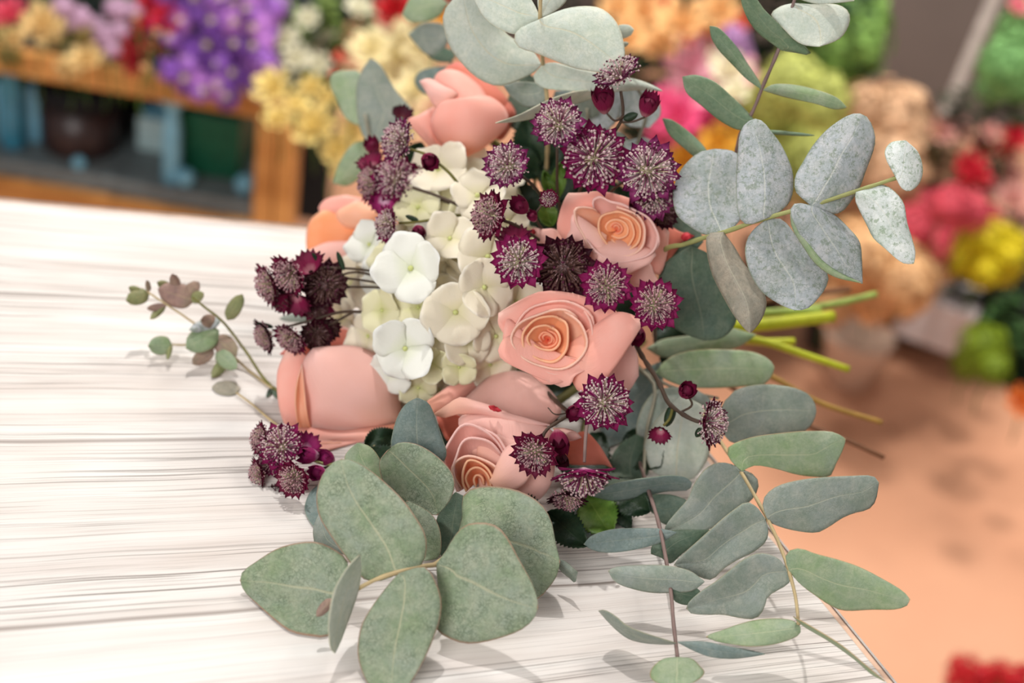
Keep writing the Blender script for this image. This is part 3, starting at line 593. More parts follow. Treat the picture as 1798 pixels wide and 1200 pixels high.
LP(S, (1030, 230), (975, 160), 60, 'euc_blue', .89, .895); LP(S, (1030, 230), (1080, 150), 70, 'euc_silver', .89, .89); LP(S, (1010, 320), (1095, 250), 70, 'euc_grey', .90, .895)
LP(S, (1000, 360), (960, 260), 70, 'euc_dark', .91, .905); LP(S, (1030, 210), (1040, 150), 44, 'euc_grey', .885, .88); LP(S, (1010, 360), (1080, 330), 60, 'euc_dark', .905, .90)
# --- F2: blurred leaves behind the top left
S = sprig(700, 330, .98, 'eucalyptus sprig with blurred sage leaves left of the top rose')
stem(S, [(740, 420, .97), (690, 340, .955), (655, 260, .945), (640, 200, .94)], .0013, .001, M['stem_grey'])
LF(S, (655, 262), [(636, 236), (627, 205), (625, 173), (627, 147), (638, 120)], [(700, 225), (726, 198), (718, 185), (698, 163), (682, 138), (667, 113)], (651, 102), 'euc_grey', .945, .945)
LF(S, (632, 222), [(607, 208), (592, 178), (580, 153), (582, 131)], [(635, 190), (634, 130)], (602, 124), 'euc_soft', .955, .965)
LF(S, (650, 245), [(617, 255), (594, 290)], [(650, 290), (615, 325)], (585, 322), 'euc_soft', .95, .955)
S = sprig(800, 260, .98, 'eucalyptus sprig with small blurred leaves behind the top rose')
stem(S, [(820, 300, .98), (790, 180, .97), (795, 60, .955), (788, 5, .95)], .0013, .001, M['stem_grey'])
LF(S, (786, 6), [(760, -15), (725, -10)], [(772, 28), (745, 39), (720, 38)], (706, 25), 'euc_soft', .95, .955)
LF(S, (796, 55), [(775, 42), (745, 40)], [(775, 93), (750, 96), (732, 80)], (717, 60), 'euc_grey', .955, .965)
LP(S, (800, 100), (748, 92), 26, 'euc_dark', .955, .965)
LF(S, (790, 170), [(745, 165), (728, 145), (738, 125)], [(800, 140), (795, 118)], (768, 118), 'euc_blue', .96, .965)
S = sprig(1100, 330, .93, 'eucalyptus sprig with pale blue leaves behind the top purple buds')
stem(S, [(1080, 340, .93), (1120, 250, .90), (1135, 190, .89), (1110, 140, .88)], .0013, .001, M['stem_grey'])
LF(S, (1140, 225), [(1100, 220), (1078, 190), (1085, 160)], [(1160, 200), (1150, 165)], (1115, 140), 'euc_silver', .895, .90)
LF(S, (1110, 330), [(1085, 290), (1090, 255)], [(1160, 320), (1170, 285), (1160, 258)], (1130, 240), 'euc_silver', .90, .90)
LP(S, (1120, 330), (1060, 225), 60, 'euc_grey', .905, .905)
LP(S, (920, 240), (930, 130), 70, 'euc_dark', .90, .90)
# --- G: fine seeded sprigs on the left, over the table
GP = 'fine mauve eucalyptus tips at the left'
S = sprig(560, 700, .90, 'fine eucalyptus tip with mauve and olive leaves reaching furthest left over the table')
stem(S, [(560, 720, .90), (478, 680, .885), (430, 615, .875), (392, 566, .868), (360, 540, .862), (338, 522, .86)], .0011, .0007, M['stem_green'])
stem(S, [(478, 682, .885), (430, 645, .882), (385, 600, .875), (330, 560, .87), (285, 530, .866), (258, 512, .866)], .0009, .0006, M['stem_tan'])
stem(S, [(420, 637, .881), (365, 606, .878), (320, 606, .874), (300, 605, .872)], .0008, .0006, M['stem_tan'])
for b, t, w_, m in (((262, 516), (221, 528), 28, 'euc_olive'), ((342, 528), (277, 508), 44, 'euc_mauve'), ((300, 506), (276, 496), 16, 'euc_olive'), ((312, 508), (302, 481), 18, 'euc_mauve'), ((325, 520), (350, 496), 24, 'euc_mauve'),
                   ((334, 528), (358, 515), 20, 'euc_olive'), ((292, 538), (258, 542), 13, 'euc_mauve'), ((290, 536), (264, 561), 13, 'euc_olive'), ((399, 562), (426, 517), 26, 'euc_olive'), ((380, 566), (352, 562), 24, 'euc_mauve'),
                   ((388, 563), (332, 580), 21, 'euc_silver'), ((384, 580), (326, 612), 46, 'euc_soft'), ((378, 592), (416, 625), 36, 'euc_mauve'), ((375, 612), (338, 640), 26, 'euc_mauve'), ((380, 618), (416, 648), 30, 'euc_soft'),
                   ((400, 628), (372, 664), 20, 'euc_olive'), ((302, 606), (260, 608), 34, 'euc_soft'), ((300, 604), (294, 632), 9, 'euc_olive'), ((262, 512), (258, 492), 9, 'euc_mauve'), ((250, 515), (226, 505), 14, 'euc_olive')):
    LP(S, b, t, w_, m, .872, .862+random.uniform(-.004, .006), nu=8, nv=10, wave=.001)
S = sprig(560, 760, .88, 'thin eucalyptus tip with one grey oval leaf low over the table at left')
stem(S, [(560, 800, .87), (480, 742, .875), (445, 712, .878), (415, 690, .88)], .0009, .0006, M['stem_tan'])
LP(S, (422, 683), (372, 680), 24, 'euc_taupe', .878, .884, nu=8, nv=10)
LP(S, (480, 742), (500, 790), 22, 'euc_dark', .875, .87, nu=8, nv=10)
for i, (x, y) in enumerate(((478, 686), (470, 690), (484, 692))): LP(S, (478, 682), (x-8+6*i, y+8), 8, 'euc_dark', .887, .885, nu=4, nv=6)
S = sprig(620, 600, .93, 'light green eucalyptus tip behind the left purple flowers')
stem(S, [(640, 560, .93), (580, 550, .92), (540, 548, .915)], .001, .0008, M['stem_grey'])
LP(S, (548, 552), (462, 520), 26, 'euc_soft', .915, .91, bend=8); LP(S, (560, 556), (490, 560), 16, 'euc_grey', .915, .91)
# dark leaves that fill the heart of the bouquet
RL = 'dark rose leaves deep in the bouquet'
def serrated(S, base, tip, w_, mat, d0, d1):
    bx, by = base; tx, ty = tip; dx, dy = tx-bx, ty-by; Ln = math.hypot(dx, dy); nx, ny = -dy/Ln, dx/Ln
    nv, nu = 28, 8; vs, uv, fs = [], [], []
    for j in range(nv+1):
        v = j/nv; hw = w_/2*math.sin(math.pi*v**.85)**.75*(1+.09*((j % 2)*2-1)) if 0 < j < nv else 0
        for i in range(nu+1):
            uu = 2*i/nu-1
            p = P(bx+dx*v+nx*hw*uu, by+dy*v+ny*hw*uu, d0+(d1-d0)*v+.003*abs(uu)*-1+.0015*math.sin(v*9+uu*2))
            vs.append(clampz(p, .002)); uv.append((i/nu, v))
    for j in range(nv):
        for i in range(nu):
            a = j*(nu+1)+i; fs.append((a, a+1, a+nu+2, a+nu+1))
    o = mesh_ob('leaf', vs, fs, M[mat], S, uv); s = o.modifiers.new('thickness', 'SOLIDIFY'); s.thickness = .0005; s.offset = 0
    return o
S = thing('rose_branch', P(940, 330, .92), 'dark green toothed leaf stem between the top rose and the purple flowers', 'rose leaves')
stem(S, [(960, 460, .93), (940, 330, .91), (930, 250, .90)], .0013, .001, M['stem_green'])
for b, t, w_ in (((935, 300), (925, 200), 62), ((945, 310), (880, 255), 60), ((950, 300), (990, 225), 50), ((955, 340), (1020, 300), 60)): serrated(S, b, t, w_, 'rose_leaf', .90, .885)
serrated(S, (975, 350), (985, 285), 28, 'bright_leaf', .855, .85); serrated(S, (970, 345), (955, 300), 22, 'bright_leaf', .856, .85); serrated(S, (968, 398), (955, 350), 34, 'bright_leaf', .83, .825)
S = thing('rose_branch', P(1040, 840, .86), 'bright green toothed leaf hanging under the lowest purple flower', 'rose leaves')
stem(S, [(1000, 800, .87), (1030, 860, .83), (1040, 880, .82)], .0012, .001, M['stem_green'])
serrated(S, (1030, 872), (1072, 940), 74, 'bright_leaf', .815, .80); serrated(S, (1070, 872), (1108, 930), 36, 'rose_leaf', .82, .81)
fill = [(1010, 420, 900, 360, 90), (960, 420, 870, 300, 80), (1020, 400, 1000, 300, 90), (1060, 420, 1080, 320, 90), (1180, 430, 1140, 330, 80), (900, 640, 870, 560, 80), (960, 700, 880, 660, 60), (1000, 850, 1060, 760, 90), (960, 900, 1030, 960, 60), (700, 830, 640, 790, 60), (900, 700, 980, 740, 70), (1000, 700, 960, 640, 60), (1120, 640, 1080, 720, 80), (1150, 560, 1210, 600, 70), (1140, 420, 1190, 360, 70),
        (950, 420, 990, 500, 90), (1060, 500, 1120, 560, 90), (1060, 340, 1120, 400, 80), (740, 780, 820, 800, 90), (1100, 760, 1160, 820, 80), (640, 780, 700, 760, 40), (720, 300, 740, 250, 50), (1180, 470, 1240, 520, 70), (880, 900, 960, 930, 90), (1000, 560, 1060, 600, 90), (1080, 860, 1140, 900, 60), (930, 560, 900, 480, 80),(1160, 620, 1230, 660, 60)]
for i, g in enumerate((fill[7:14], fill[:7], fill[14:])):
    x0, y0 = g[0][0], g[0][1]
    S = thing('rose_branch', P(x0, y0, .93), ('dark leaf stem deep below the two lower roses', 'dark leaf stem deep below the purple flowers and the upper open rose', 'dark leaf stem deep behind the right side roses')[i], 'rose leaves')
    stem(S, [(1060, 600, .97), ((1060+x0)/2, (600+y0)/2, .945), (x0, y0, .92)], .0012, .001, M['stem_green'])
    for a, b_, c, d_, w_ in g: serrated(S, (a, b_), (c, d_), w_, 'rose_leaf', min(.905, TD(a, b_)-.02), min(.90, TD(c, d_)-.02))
# ---------------------------------------------------------------- roses
RG = 'peach roses of the bouquet'
def rim_petal(parent, c, d0, rim, mat, hb=.024, h=0., lip=.0007, g=1.55, hend=.004, nu=None, close=False, f0=.12):
    """cup petal: rim = picture points; walls fall steeply from the rim to a base under the centre c (px,py)"""
    n = nu or max(10, len(rim)*3); r = catmull(rim+([rim[0]] if close else []), n)
    vs, uv, fs = [], [], []; nv = 12
    rows = [(k/nv, 0) for k in range(nv+1)]+[(1, .45), (1, 1.)]
    hb = min(hb, max(.0035, .62*float(np.mean(np.hypot(r[:, 0]-c[0], r[:, 1]-c[1])))/FPX*d0))
    for (v, lp) in rows:
        for i in range(n+1):
            u = i/n; x, y = r[i]
            e = 0 if close else hend*(2*u-1)**4
            fr = f0+(1-f0)*(1-(1-v)**g)
            # small undulation of the rim
            wv = 1+(.022*math.sin(u*11+r[0][0])+.012*math.sin(u*23+r[0][1]))*v
            px = c[0]+(x-c[0])*fr*wv; py = c[1]+(y-c[1])*fr*wv
            d = d0-h+(hb+h)*(1-v**1.35)+e*v
            if lp:
                dx, dy = x-c[0], y-c[1]; L = math.hypot(dx, dy)+1e-6
                k = lip/d0*FPX*(math.sin(lp*1.5)); px += dx/L*k; py += dy/L*k; d += lip*(1-math.cos(lp*1.9))*.9
            vs.append(P(px, py, d)); uv.append((u, min(1, v*.93+lp*.07)))
    R = len(rows)
    for j in range(R-1):
        for i in range(n): a = j*(n+1)+i; fs.append((a, a+1, a+n+2, a+n+1))
    o = mesh_ob('petal', vs, fs, M[mat], parent, uv); s = o.modifiers.new('thickness', 'SOLIDIFY'); s.thickness = .0006; s.offset = 0
    return o
def PT(parent, base, left, right, tip, mat, d0, d1, **k):
    k.setdefault('cup', .006); k.setdefault('bulge', .004); k.setdefault('thick', .0006); k.setdefault('lip', .002); k.setdefault('wave', .0016); k.setdefault('wf', 3.4)
    return patch('petal', base, left, right, tip, M[mat], parent, d0, d1, **k)
def rose_base(label, px, py, d, to):
    t = thing('rose', P(px, py, d+.04), label, 'rose', None)
    stem(t, [(px, py, d+.035), ((px+to[0])/2, (py+to[1])/2, d+.07), to], .0028, .0026, M['stem_green'])
    return t
BUND = (1150, 560, .985)
def inner(S, c, d, rings, mats, hs, hb=.022):
    for ring, m, h in zip(rings, mats, hs): rim_petal(S, c, d, ring, m, hb=hb, h=h)
def Q3(p): return q(820, 320, 4.495, p)
# R1 : upper right open rose
S = rose_base('open peach rose with orange heart, upper of the two fully open ones', 1085, 420, .80, BUND)
c1 = Q3([(1180, 385)])[0]
PT(S, Q3([(1400, 500)])[0], Q3([(1560, 350), (1680, 392)]), Q3([(1500, 735), (1600, 610), (1700, 480)]), Q3([(1780, 425)])[0], 'pet_rose', .825, .835, cup=.003)
PT(S, Q3([(1690, 440)])[0], Q3([(1700, 410), (1735, 400)]), Q3([(1715, 465), (1760, 445)]), Q3([(1790, 425)])[0], 'tip_red', .829, .833, cup=.001)
PT(S, Q3([(800, 490)])[0], Q3([(700, 375), (600, 372), (530, 362)]), Q3([(700, 590), (590, 540), (530, 440)]), Q3([(495, 385)])[0], 'pet_blush', .825, .82, cup=.003)
PT(S, Q3([(545, 395)])[0], Q3([(530, 375), (512, 372)]), Q3([(530, 412), (510, 405)]), Q3([(495, 388)])[0], 'tip_red', .818, .8185, cup=0)
PT(S, Q3([(1200, 400)])[0], Q3([(1300, 180), (1430, 220), (1540, 310)]), Q3([(1300, 640), (1440, 700), (1520, 730), (1570, 600)]), Q3([(1594, 400)])[0], 'pet_pink', .82, .818, cup=.006)
PT(S, Q3([(1300, 550)])[0], Q3([(1200, 690), (1280, 730), (1310, 840)]), Q3([(1440, 640), (1475, 720), (1520, 800)]), Q3([(1535, 842)])[0], 'pet_blush', .82, .81, cup=.004)
PT(S, Q3([(1180, 400)])[0], Q3([(900, 520), (790, 475), (712, 380), (725, 260), (760, 155)]), Q3([(1500, 400), (1500, 290), (1370, 170), (1230, 108), (1060, 72), (900, 86)]), Q3([(800, 88)])[0], 'pet_pink', .825, .806, cup=.003)
PT(S, Q3([(1100, 420)])[0], Q3([(850, 250), (815, 380), (780, 450), (840, 560), (900, 640)]), Q3([(1100, 600), (1070, 660), (1010, 690)]), Q3([(950, 665)])[0], 'pet_blush', .80, .808, cup=.002)
PT(S, Q3([(1200, 450)])[0], Q3([(950, 520), (1035, 570), (1022, 640), (1070, 690)]), Q3([(1480, 540), (1460, 620), (1430, 650), (1300, 712), (1220, 738)]), Q3([(1130, 735)])[0], 'pet_blush', .805, .796, cup=.002)
inner(S, c1, .800, [
    Q3([(1085, 605), (1000, 535), (920, 430), (865, 320), (853, 240), (890, 208), (985, 205), (1030, 230)]),
    Q3([(1000, 200), (1000, 150), (1060, 125), (1130, 160), (1240, 185), (1350, 230), (1440, 300), (1495, 400), (1500, 500), (1460, 560)]),
    Q3([(1495, 400), (1500, 500), (1460, 560), (1350, 600), (1230, 625), (1120, 618), (1060, 580), (1000, 520), (950, 450)]),
    Q3([(1180, 205), (1330, 250), (1395, 340), (1400, 430), (1370, 510), (1300, 570), (1200, 588), (1110, 560), (1060, 500)]),
    Q3([(1130, 515), (1075, 450), (1045, 370), (1050, 300), (1090, 255), (1160, 240), (1260, 255)]),
    Q3([(1100, 250), (1200, 235), (1300, 280), (1362, 370), (1350, 470), (1290, 530), (1230, 545), (1160, 520)]),
    Q3([(1200, 272), (1280, 310), (1318, 390), (1300, 460), (1250, 515), (1200, 505), (1140, 450)]),
    Q3([(1120, 400), (1100, 350), (1130, 310), (1185, 298), (1240, 320), (1265, 370), (1255, 420), (1200, 440), (1140, 420)]),
    Q3([(1140, 375), (1140, 345), (1175, 325), (1210, 340), (1222, 375), (1200, 400), (1160, 400)]),
    Q3([(1160, 370), (1165, 350), (1190, 348), (1200, 370), (1185, 388)])],
    ['pet_peach', 'pet_blush', 'pet_blush', 'pet_peach', 'pet_orange', 'pet_orange', 'pet_orange', 'pet_orange', 'pet_core', 'pet_core'],
    [0.001, 0.004, 0.005, 0.004, 0.002, 0.003, 0.001, -0.001, -0.001, -0.001])
# R2 : central open rose
def Q6(p): return q(860, 560, 3.996, p)
S = rose_base('open peach rose with coral red spiral heart, lower right of the white hydrangea', 985, 600, .785, BUND)
PT(S, (1000, 620), [(1070, 560), (1100, 590), (1118, 620)], [(1030, 700), (1060, 703), (1100, 690)], (1121, 660), 'pet_blush', .81, .808, cup=.004)
PT(S, (990, 610), [(1060, 560), (1085, 548), (1110, 553)], [(1010, 680), (1040, 690), (1080, 645), (1110, 600)], (1130, 566), 'pet_pink', .79, .782, cup=.003, bulge=.006)
PT(S, (960, 620), [(905, 590), (882, 598), (883, 633)], [(1040, 640), (1010, 660), (1002, 676)], (985, 680), 'pet_pink', .79, .785, cup=-.002)
PT(S, (940, 615), [(895, 560), (884, 585), (883, 610)], [(1000, 660), (960, 676), (925, 652)], (886, 634), 'pet_pink', .79, .787, cup=.0)
PT(S, (965, 610), [(905, 600), (888, 590), (875, 570)], [(1075, 600), (1095, 560), (1076, 543), (1040, 526), (1000, 514), (950, 512), (905, 532)], (875, 551), 'pet_pink', .80, .784, cup=-.002, bulge=.002)
c2 = (963, 597)
inner(S, c2, .785, [
    [(897, 610), (905, 575), (930, 545), (965, 530), (1005, 532), (1035, 555), (1042, 590)],
    [(1020, 540), (1038, 570), (1042, 600), (1030, 628), (1008, 648), (975, 656), (940, 646), (912, 628), (896, 605)],
    [(915, 632), (899, 600), (905, 578), (925, 562), (955, 549), (990, 545), (1012, 560)],
    [(990, 547), (1020, 568), (1029, 598), (1021, 624), (1001, 643), (975, 649), (945, 642), (918, 626), (903, 610)],
    Q6([(280, 250), (240, 190), (235, 110), (280, 35), (370, -5), (460, -10), (530, 35)]),
    Q6([(460, -12), (530, 35), (550, 120), (535, 210), (490, 275), (430, 300), (340, 285), (270, 235)]),
    Q6([(310, 205), (268, 160), (272, 110), (325, 65), (400, 50), (460, 85)]),
    Q6([(410, 52), (470, 90), (492, 150), (470, 195), (420, 218), (350, 205), (295, 170)]),
    Q6([(400, 80), (455, 110), (470, 155), (440, 190), (390, 195), (345, 165)]),
    Q6([(370, 165), (350, 130), (380, 100), (420, 110), (450, 150), (430, 185)]),
    Q6([(385, 150), (375, 125), (400, 112), (430, 130), (430, 160), (405, 172)])],
    ['pet_pink', 'pet_pink', 'pet_peach', 'pet_peach', 'pet_orange', 'pet_orange', 'pet_orange', 'pet_orange', 'pet_core', 'pet_core', 'pet_core'],
    [0.001, 0.002, 0.004, .0045, .003, 0.004, 0.003, 0.003, 0.002, 0.001, 0.001])
# R3 : bottom rose, nodding to the lower left
def Q7(p): return q(700, 650, 3.996, p)
S = rose_base('pale peach rose nodding down to the lower left, lowest rose of the bouquet', 900, 760, .80, (1130, 600, .96))
PT(S, Q7([(1150, 640)])[0], Q7([(1190, 500), (1300, 430), (1400, 520)]), Q7([(1220, 665), (1350, 668), (1440, 665)]), Q7([(1500, 690)])[0], 'pet_rose', .815, .82, cup=.002)
PT(S, Q7([(230, 310)])[0], Q7([(190, 235), (280, 165), (420, 70), (540, 15)]), Q7([(320, 290), (440, 215), (560, 110)]), Q7([(640, 15)])[0], 'pet_pink', .825, .845, cup=.005)
PT(S, Q7([(420, 450)])[0], Q7([(345, 500), (290, 400)]), Q7([(470, 400), (420, 320)]), Q7([(262, 318)])[0], 'pet_rose', .82, .815, cup=-.002)  # red-brown tone paints the shadowed inside of the bloom
PT(S, Q7([(680, 520)])[0], Q7([(500, 440), (410, 340), (450, 225), (530, 140), (620, 55), (700, 18)]), Q7([(850, 470), (960, 420), (1060, 380), (1140, 300), (1120, 220), (1050, 130), (950, 45), (860, 14)]), Q7([(780, 8)])[0], 'pet_blush', .80, .84, cup=.014, bulge=.010, nv=26, nu=16)
PT(S, Q7([(245, 312)])[0], Q7([(340, 245), (430, 192), (520, 213), (640, 248), (760, 298), (900, 338)]), Q7([(330, 335), (410, 312), (600, 315), (760, 360), (900, 398)]), Q7([(1060, 388)])[0], 'pet_blush', .792, .79, cup=.003)
PT(S, Q7([(1085, 410)])[0], Q7([(1160, 410), (1240, 435)]), Q7([(1130, 470), (1200, 498)]), Q7([(1280, 475)])[0], 'pet_blush', .79, .786, cup=.004)
PT(S, Q7([(640, 690)])[0], Q7([(480, 560), (430, 420), (430, 330), (560, 305)]), Q7([(900, 700), (1060, 560), (1080, 430), (980, 380), (850, 350)]), Q7([(700, 315)])[0], 'pet_blush', .785, .795, cup=.006, bulge=.006)
PT(S, Q7([(560, 800)])[0], Q7([(600, 880), (720, 870), (840, 900), (950, 918)]), Q7([(560, 500), (700, 450), (860, 480), (1010, 500), (1090, 560), (1095, 690), (1060, 820)]), Q7([(990, 905)])[0], 'pet_blush', .785, .784, cup=.003, bulge=.004)
PT(S, Q7([(640, 780)])[0], Q7([(740, 560), (860, 500), (960, 540)]), Q7([(700, 850), (790, 845), (880, 800), (950, 700)]), Q7([(1000, 600)])[0], 'pet_blush', .775, .774, cup=.004)
c3 = Q7([(560, 770)])[0]
inner(S, c3, .782, [
    Q7([(420, 850), (385, 760), (320, 640), (330, 540), (390, 450), (460, 395), (540, 400), (640, 460), (720, 540), (765, 640)]),
    Q7([(540, 395), (650, 450), (740, 530), (780, 640), (760, 760), (720, 840)]),
    Q7([(430, 850), (395, 780), (388, 690), (410, 610), (440, 530), (490, 480), (560, 475), (650, 520), (720, 600)]),
    Q7([(440, 830), (400, 760), (385, 690), (420, 630), (490, 605), (590, 630), (680, 690), (740, 770), (745, 840)]),
    Q7([(480, 850), (450, 790), (460, 700), (490, 640), (560, 650), (620, 690), (655, 760), (675, 835)]),
    Q7([(500, 830), (472, 765), (500, 705), (560, 690), (610, 722), (640, 780), (645, 830)]),
    Q7([(545, 815), (530, 770), (550, 740), (585, 760), (595, 805)])],
    ['pet_blush', 'pet_blush', 'pet_blush', 'pet_peach', 'pet_orange', 'pet_orange', 'pet_orange'],
    [0.006, 0.006, 0.008, 0.008, 0.008, 0.007, 0.005])
o = PT(S, Q7([(722, 290)])[0], Q7([(700, 268), (665, 250)]), Q7([(690, 292), (650, 280)]), Q7([(632, 255)])[0], 'tip_red', .783, .783, cup=0, bulge=.0002)
# R4 : left rose, seen from the side
S = rose_base('large pale pink rose seen from the side, at the left over the table', 610, 700, .84, (1100, 620, .97))
PT(S, (680, 640), [(645, 597), (600, 578), (560, 582), (515, 603)], [(650, 655), (580, 640), (530, 632)], (492, 622), 'pet_rose', .865, .865)  # deep tone paints in the shade on this back petal
PT(S, (650, 620), [(630, 588), (590, 570), (560, 572)], [(660, 640), (600, 612), (560, 600)], (535, 590), 'pet_blush', .872, .872)
PT(S, (600, 780), [(545, 780), (512, 760), (495, 735), (487, 690), (488, 650)], [(580, 745), (545, 700), (545, 640), (530, 615)], (503, 615), 'pet_pink', .852, .838, cup=.004)
PT(S, (560, 775), [(528, 755), (519, 720), (520, 680)], [(548, 760), (538, 720), (534, 680)], (530, 640), 'pet_peach', .842, .834, cup=-.004)  # narrow peach strip paints the shading along the fold
PT(S, (695, 745), [(640, 752), (600, 757), (550, 752), (515, 755)], [(690, 775), (640, 775), (600, 784), (560, 793)], (528, 776), 'pet_pink', .842, .830)
PT(S, (705, 740), [(640, 766), (580, 768), (540, 750), (530, 700), (527, 660), (535, 630)], [(702, 700), (690, 655), (660, 622), (620, 608), (580, 608)], (550, 612), 'pet_blush', .85, .832, cup=.014, bulge=.012, nv=26, nu=16)
# R5 : top rose
def Q1(p): return q(560, 80, 4.495, p)
S = rose_base('pink rose at the top under the pale eucalyptus leaves, seen from the side', 815, 210, .875, (1100, 430, 1.0))
PT(S, Q1([(1400, 740)])[0], Q1([(1400, 560), (1480, 430), (1530, 470)]), Q1([(1450, 740), (1520, 640)]), Q1([(1560, 545)])[0], 'pet_rose', .90, .90)
PT(S, Q1([(1300, 560)])[0], Q1([(1050, 420), (960, 260), (1010, 170)]), Q1([(1480, 560), (1490, 440), (1400, 330), (1220, 180)]), Q1([(1090, 130)])[0], 'pet_rose', .895, .90, cup=.008)
PT(S, Q1([(1150, 520)])[0], Q1([(960, 460), (900, 340), (920, 240), (980, 195)]), Q1([(1330, 470), (1290, 350), (1200, 260), (1120, 210)]), Q1([(1050, 190)])[0], 'pet_pink', .885, .892, cup=.010, bulge=.006)
PT(S, Q1([(1000, 470)])[0], Q1([(920, 480), (860, 390), (820, 320)]), Q1([(1090, 385), (980, 315), (900, 270), (850, 262)]), Q1([(797, 283)])[0], 'pet_blush', .878, .88, cup=.004)
PT(S, Q1([(1060, 870)])[0], Q1([(960, 870), (820, 740), (700, 590), (780, 555)]), Q1([(1000, 830), (930, 700), (900, 590), (930, 490)]), Q1([(890, 490)])[0], 'pet_pink', .885, .882, cup=.004)
PT(S, Q1([(1180, 870)])[0], Q1([(1060, 870), (950, 760), (885, 640), (900, 540), (960, 455), (1030, 430)]), Q1([(1310, 800), (1440, 690), (1490, 600), (1470, 500), (1380, 420), (1290, 395)]), Q1([(1150, 425)])[0], 'pet_pink', .885, .865, cup=.016, bulge=.012, nv=26, nu=16)
# R6 : blurred rose behind the hydrangea on the left
S = rose_base('peach rose half hidden behind the hydrangea at its upper left', 600, 400, .93, (1100, 500, 1.01))
PT(S, (655, 455), [(590, 475), (548, 468), (538, 430), (543, 390)], [(665, 420), (645, 385), (610, 365)], (565, 370), 'pet_orange', .94, .925, cup=.008, bulge=.008)
PT(S, (665, 440), [(600, 385), (560, 372), (572, 350)], [(680, 400), (662, 362), (640, 350)], (608, 343), 'pet_pink', .935, .925, cup=.006, bulge=.006)
PT(S, (640, 470), [(600, 480), (555, 470)], [(640, 430), (580, 425)], (542, 440), 'pet_blush', .925, .915, cup=.004)
PT(S, (655, 400), [(610, 400), (590, 375)], [(670, 380), (655, 362)], (625, 352), 'pet_peach', .92, .918, cup=.004)
# ---------------------------------------------------------------- hydrangea
S = thing('hydrangea', P(800, 500, .92), 'white and cream hydrangea head in the middle of the bouquet', 'hydrangea')
stem(S, [(820, 520, .93), (980, 540, .96), (1160, 565, .99)], .004, .0035, M['hyd_green'])
def floret_meshes():
    out = []
    for var in range(5):
        rnd = random.Random(40+var); vs, uv, fs = [], [], []
        for k in range(4):
            a0 = k*math.pi/2+rnd.uniform(-.12, .12); zt = .10*(k % 2)+rnd.uniform(.0, .38); wd = rnd.uniform(.60, .72); L = rnd.uniform(.95, 1.12)
            curl = rnd.uniform(-.35, .2); nu, nv = 8, 8; o = len(vs)
            for j in range(nv+1):
                v = j/nv; hw = wd*math.sqrt(max(0, 1-((v-.56)/.475)**2))**.85 if v > .3 else wd*(.22+2.1*v)*.83
                for i in range(nu+1):
                    u = 2*i/nu-1; x = v*L*(1-.10*u*u*v); y = u*hw
                    z = .03+zt*v+.22*v*v*(1 if curl > -.1 else .4)+curl*v**3-.10*u*u*v+.06*math.sin(u*4+v*5+k*2.1)*v*v
                    vs.append(Vector((x*math.cos(a0)-y*math.sin(a0), x*math.sin(a0)+y*math.cos(a0), z))); uv.append((i/nu, v))
            for j in range(nv):
                for i in range(nu): a = o+j*(nu+1)+i; fs.append((a, a+1, a+nu+2, a+nu+1))
        out.append((vs, uv, fs))
    return out
FLM = []
for vs, uv, fs in floret_meshes():
    me = bpy.data.meshes.new('floret'); me.from_pydata([tuple(v) for v in vs], [], fs)
    l = me.uv_layers.new(name='UVMap')
    for lo in me.loops: l.data[lo.index].uv = uv[lo.vertex_index]
    me.polygons.foreach_set('use_smooth', [True]*len(me.polygons)); FLM.append(me)
ev, ef = lathe_data((0, 0, 0), [(.02, -.02), (.075, .03), (.085, .08), (.05, .13), (.01, .14)], 10)
eye = bpy.data.meshes.new('floret_eye'); eye.from_pydata([tuple(v) for v in ev], [], ef); eye.materials.append(M['hyd_core']); eye.polygons.foreach_set('use_smooth', [True]*len(eye.polygons))
FLV = {}
for mk in ('hyd_white', 'hyd_cream', 'hyd_lime'):
    for i, me in enumerate(FLM):
        c = me.copy(); c.materials.append(M[mk]); FLV[(mk, i)] = c
def facing(nx, ny, spin=0.):
    """local +Z points to the camera, leaning by (nx right, ny up) in the picture"""
    z = (-F + CR*nx + CU*ny).normalized(); x = CR - z*CR.dot(z); x.normalize(); y = z.cross(x)
    m = Matrix((x, y, z)).transposed(); return m @ Matrix.Rotation(spin, 3, 'Z')
def place(o, parent, loc, m3, s):
    o.parent = parent
    o.matrix_basis = Matrix.LocRotScale(loc-org(parent) if parent else loc, m3.to_quaternion(), Vector((s, s, s)))
first_eye = None
def floret(px, py, wpx, d, nx, ny, mk, spin, mi):
    me = FLV[(mk, mi)]; o = bpy.data.objects.new('floret', me); COL.objects.link(o)
    place(o, S, P(px, py, d), facing(nx, ny, spin), wpx/2/FPX*d)
    so = o.modifiers.new('thickness', 'SOLIDIFY'); so.thickness = .012
    e = bpy.data.objects.new('floret_eye', eye); COL.objects.link(e); e.parent = o
